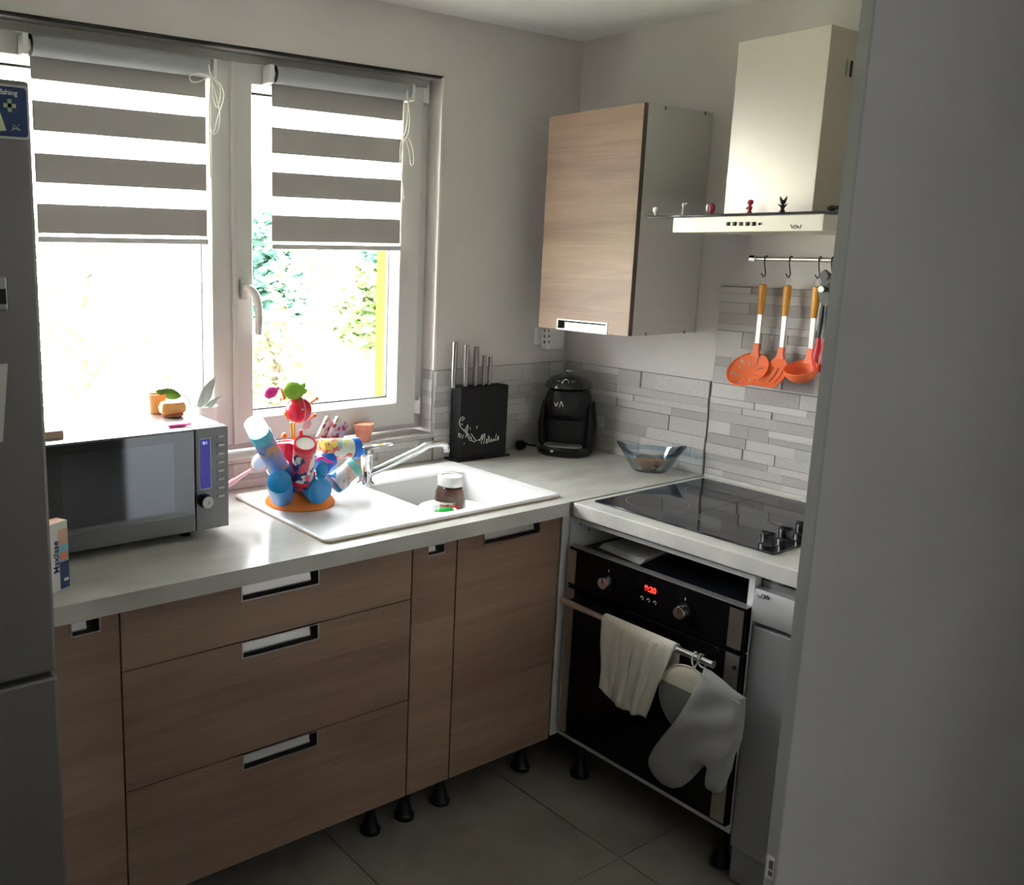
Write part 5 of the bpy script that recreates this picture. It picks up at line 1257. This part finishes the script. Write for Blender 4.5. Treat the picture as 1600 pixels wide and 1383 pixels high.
mp_ = lambda a_, b_: on(a_, b_, 1, FYF-.0040)
c = mp_(15, 165); s = .0108; tW = .0036
bm = NB(); box(bm, (c.x-s, FYF-.0044, c.z-tW), (c.x+s, FYF-.0036, c.z+tW)); box(bm, (c.x-tW, FYF-.0044, c.z-s), (c.x+tW, FYF-.0036, c.z+s)); obj('cross', bm, 'magnet_green', mg)
t0, t1, t2 = mp_(-6, 158), mp_(10, 204), mp_(-24, 206)
bm = NB(); loft(bm, [[(q.x, FYF-.0036, q.z) for q in (t0, t1, t2)], [(q.x, FYF-.0044, q.z) for q in (t0, t1, t2)]]); obj('triangle', bm, 'magnet_green', mg)
c = mp_(27, 146); text('lettering', 'fishing', .0125, basis((c.x, FYF-.0042, c.z), (1, 0, 0), (0, 0, 1)), 'chalk', mg, align='RIGHT', bold=.0002)
strokes('line_drawing', mp_, [[(20, 194), (32, 204)], [(18, 203), (24, 201), (32, 204)], [(20, 198), (22, 200), (20, 201)], [(28, 196), (30, 195)]], .0007, 'chalk', mg)
# medicine box
A_ = on(76, 930, 2, H); C_ = on(109, 917, 2, H); e1 = Vector((C_.x-A_.x, C_.y-A_.y, 0)); e1n = e1.normalized(); e2 = Vector((-e1n.y, e1n.x, 0))
C_ = Vector((C_.x, C_.y, H)); Wm = .060; A_ = C_-e1n*Wm; Hm = .150; Dm = .032
mbx = thing('medicine_box', 'upright white medicine carton with orange and navy print beside the fridge', 'carton', C_-e1n*.03)
def mf(u_, v_, h): return A_+e1n*u_+e2*h+Vector((0, 0, v_))
def mquad(u0, u1, v0, v1, h0, h1, m, nm, par): bm = NB(); loft(bm, [[mf(u0, v, h0), mf(u1, v, h0), mf(u1, v, h1), mf(u0, v, h1)] for v in (v0, v1)]); return obj(nm, bm, m, par)
ctn = mquad(0, Wm, 0, Hm, 0, Dm, 'paper_white', 'carton', mbx)
mquad(.002, Wm-.002, Hm, Hm+.0006, .001, Dm-.001, 'peach_card', 'top_print', mbx)
k0 = Wm-.0245
mquad(k0, Wm, .002, .062, -.0006, 0, 'navy_card', 'navy_print', mbx); mquad(k0, Wm, .062, .100, -.0006, 0, 'sky_card', 'sky_print', mbx); mquad(k0, Wm, .100, .134, -.0006, 0, 'peach_card', 'peach_print', mbx)
mquad(Wm-.0145, Wm-.003, .018, .024, -.0010, -.0005, 'paper_white', 'print_panel', mbx)
bm = NB(); cyl(bm, mf(Wm-.0125, .074, -.0012), mf(Wm-.0125, .074, 0), .0112, n=26); obj('round_print', bm, 'orange_card', mbx)
text('lettering', 'Maxilase', .0205, basis(mf(k0-.0085, .076, -.0008), (0, 0, 1), -e1n), 'navy_card', mbx, bold=.0002)
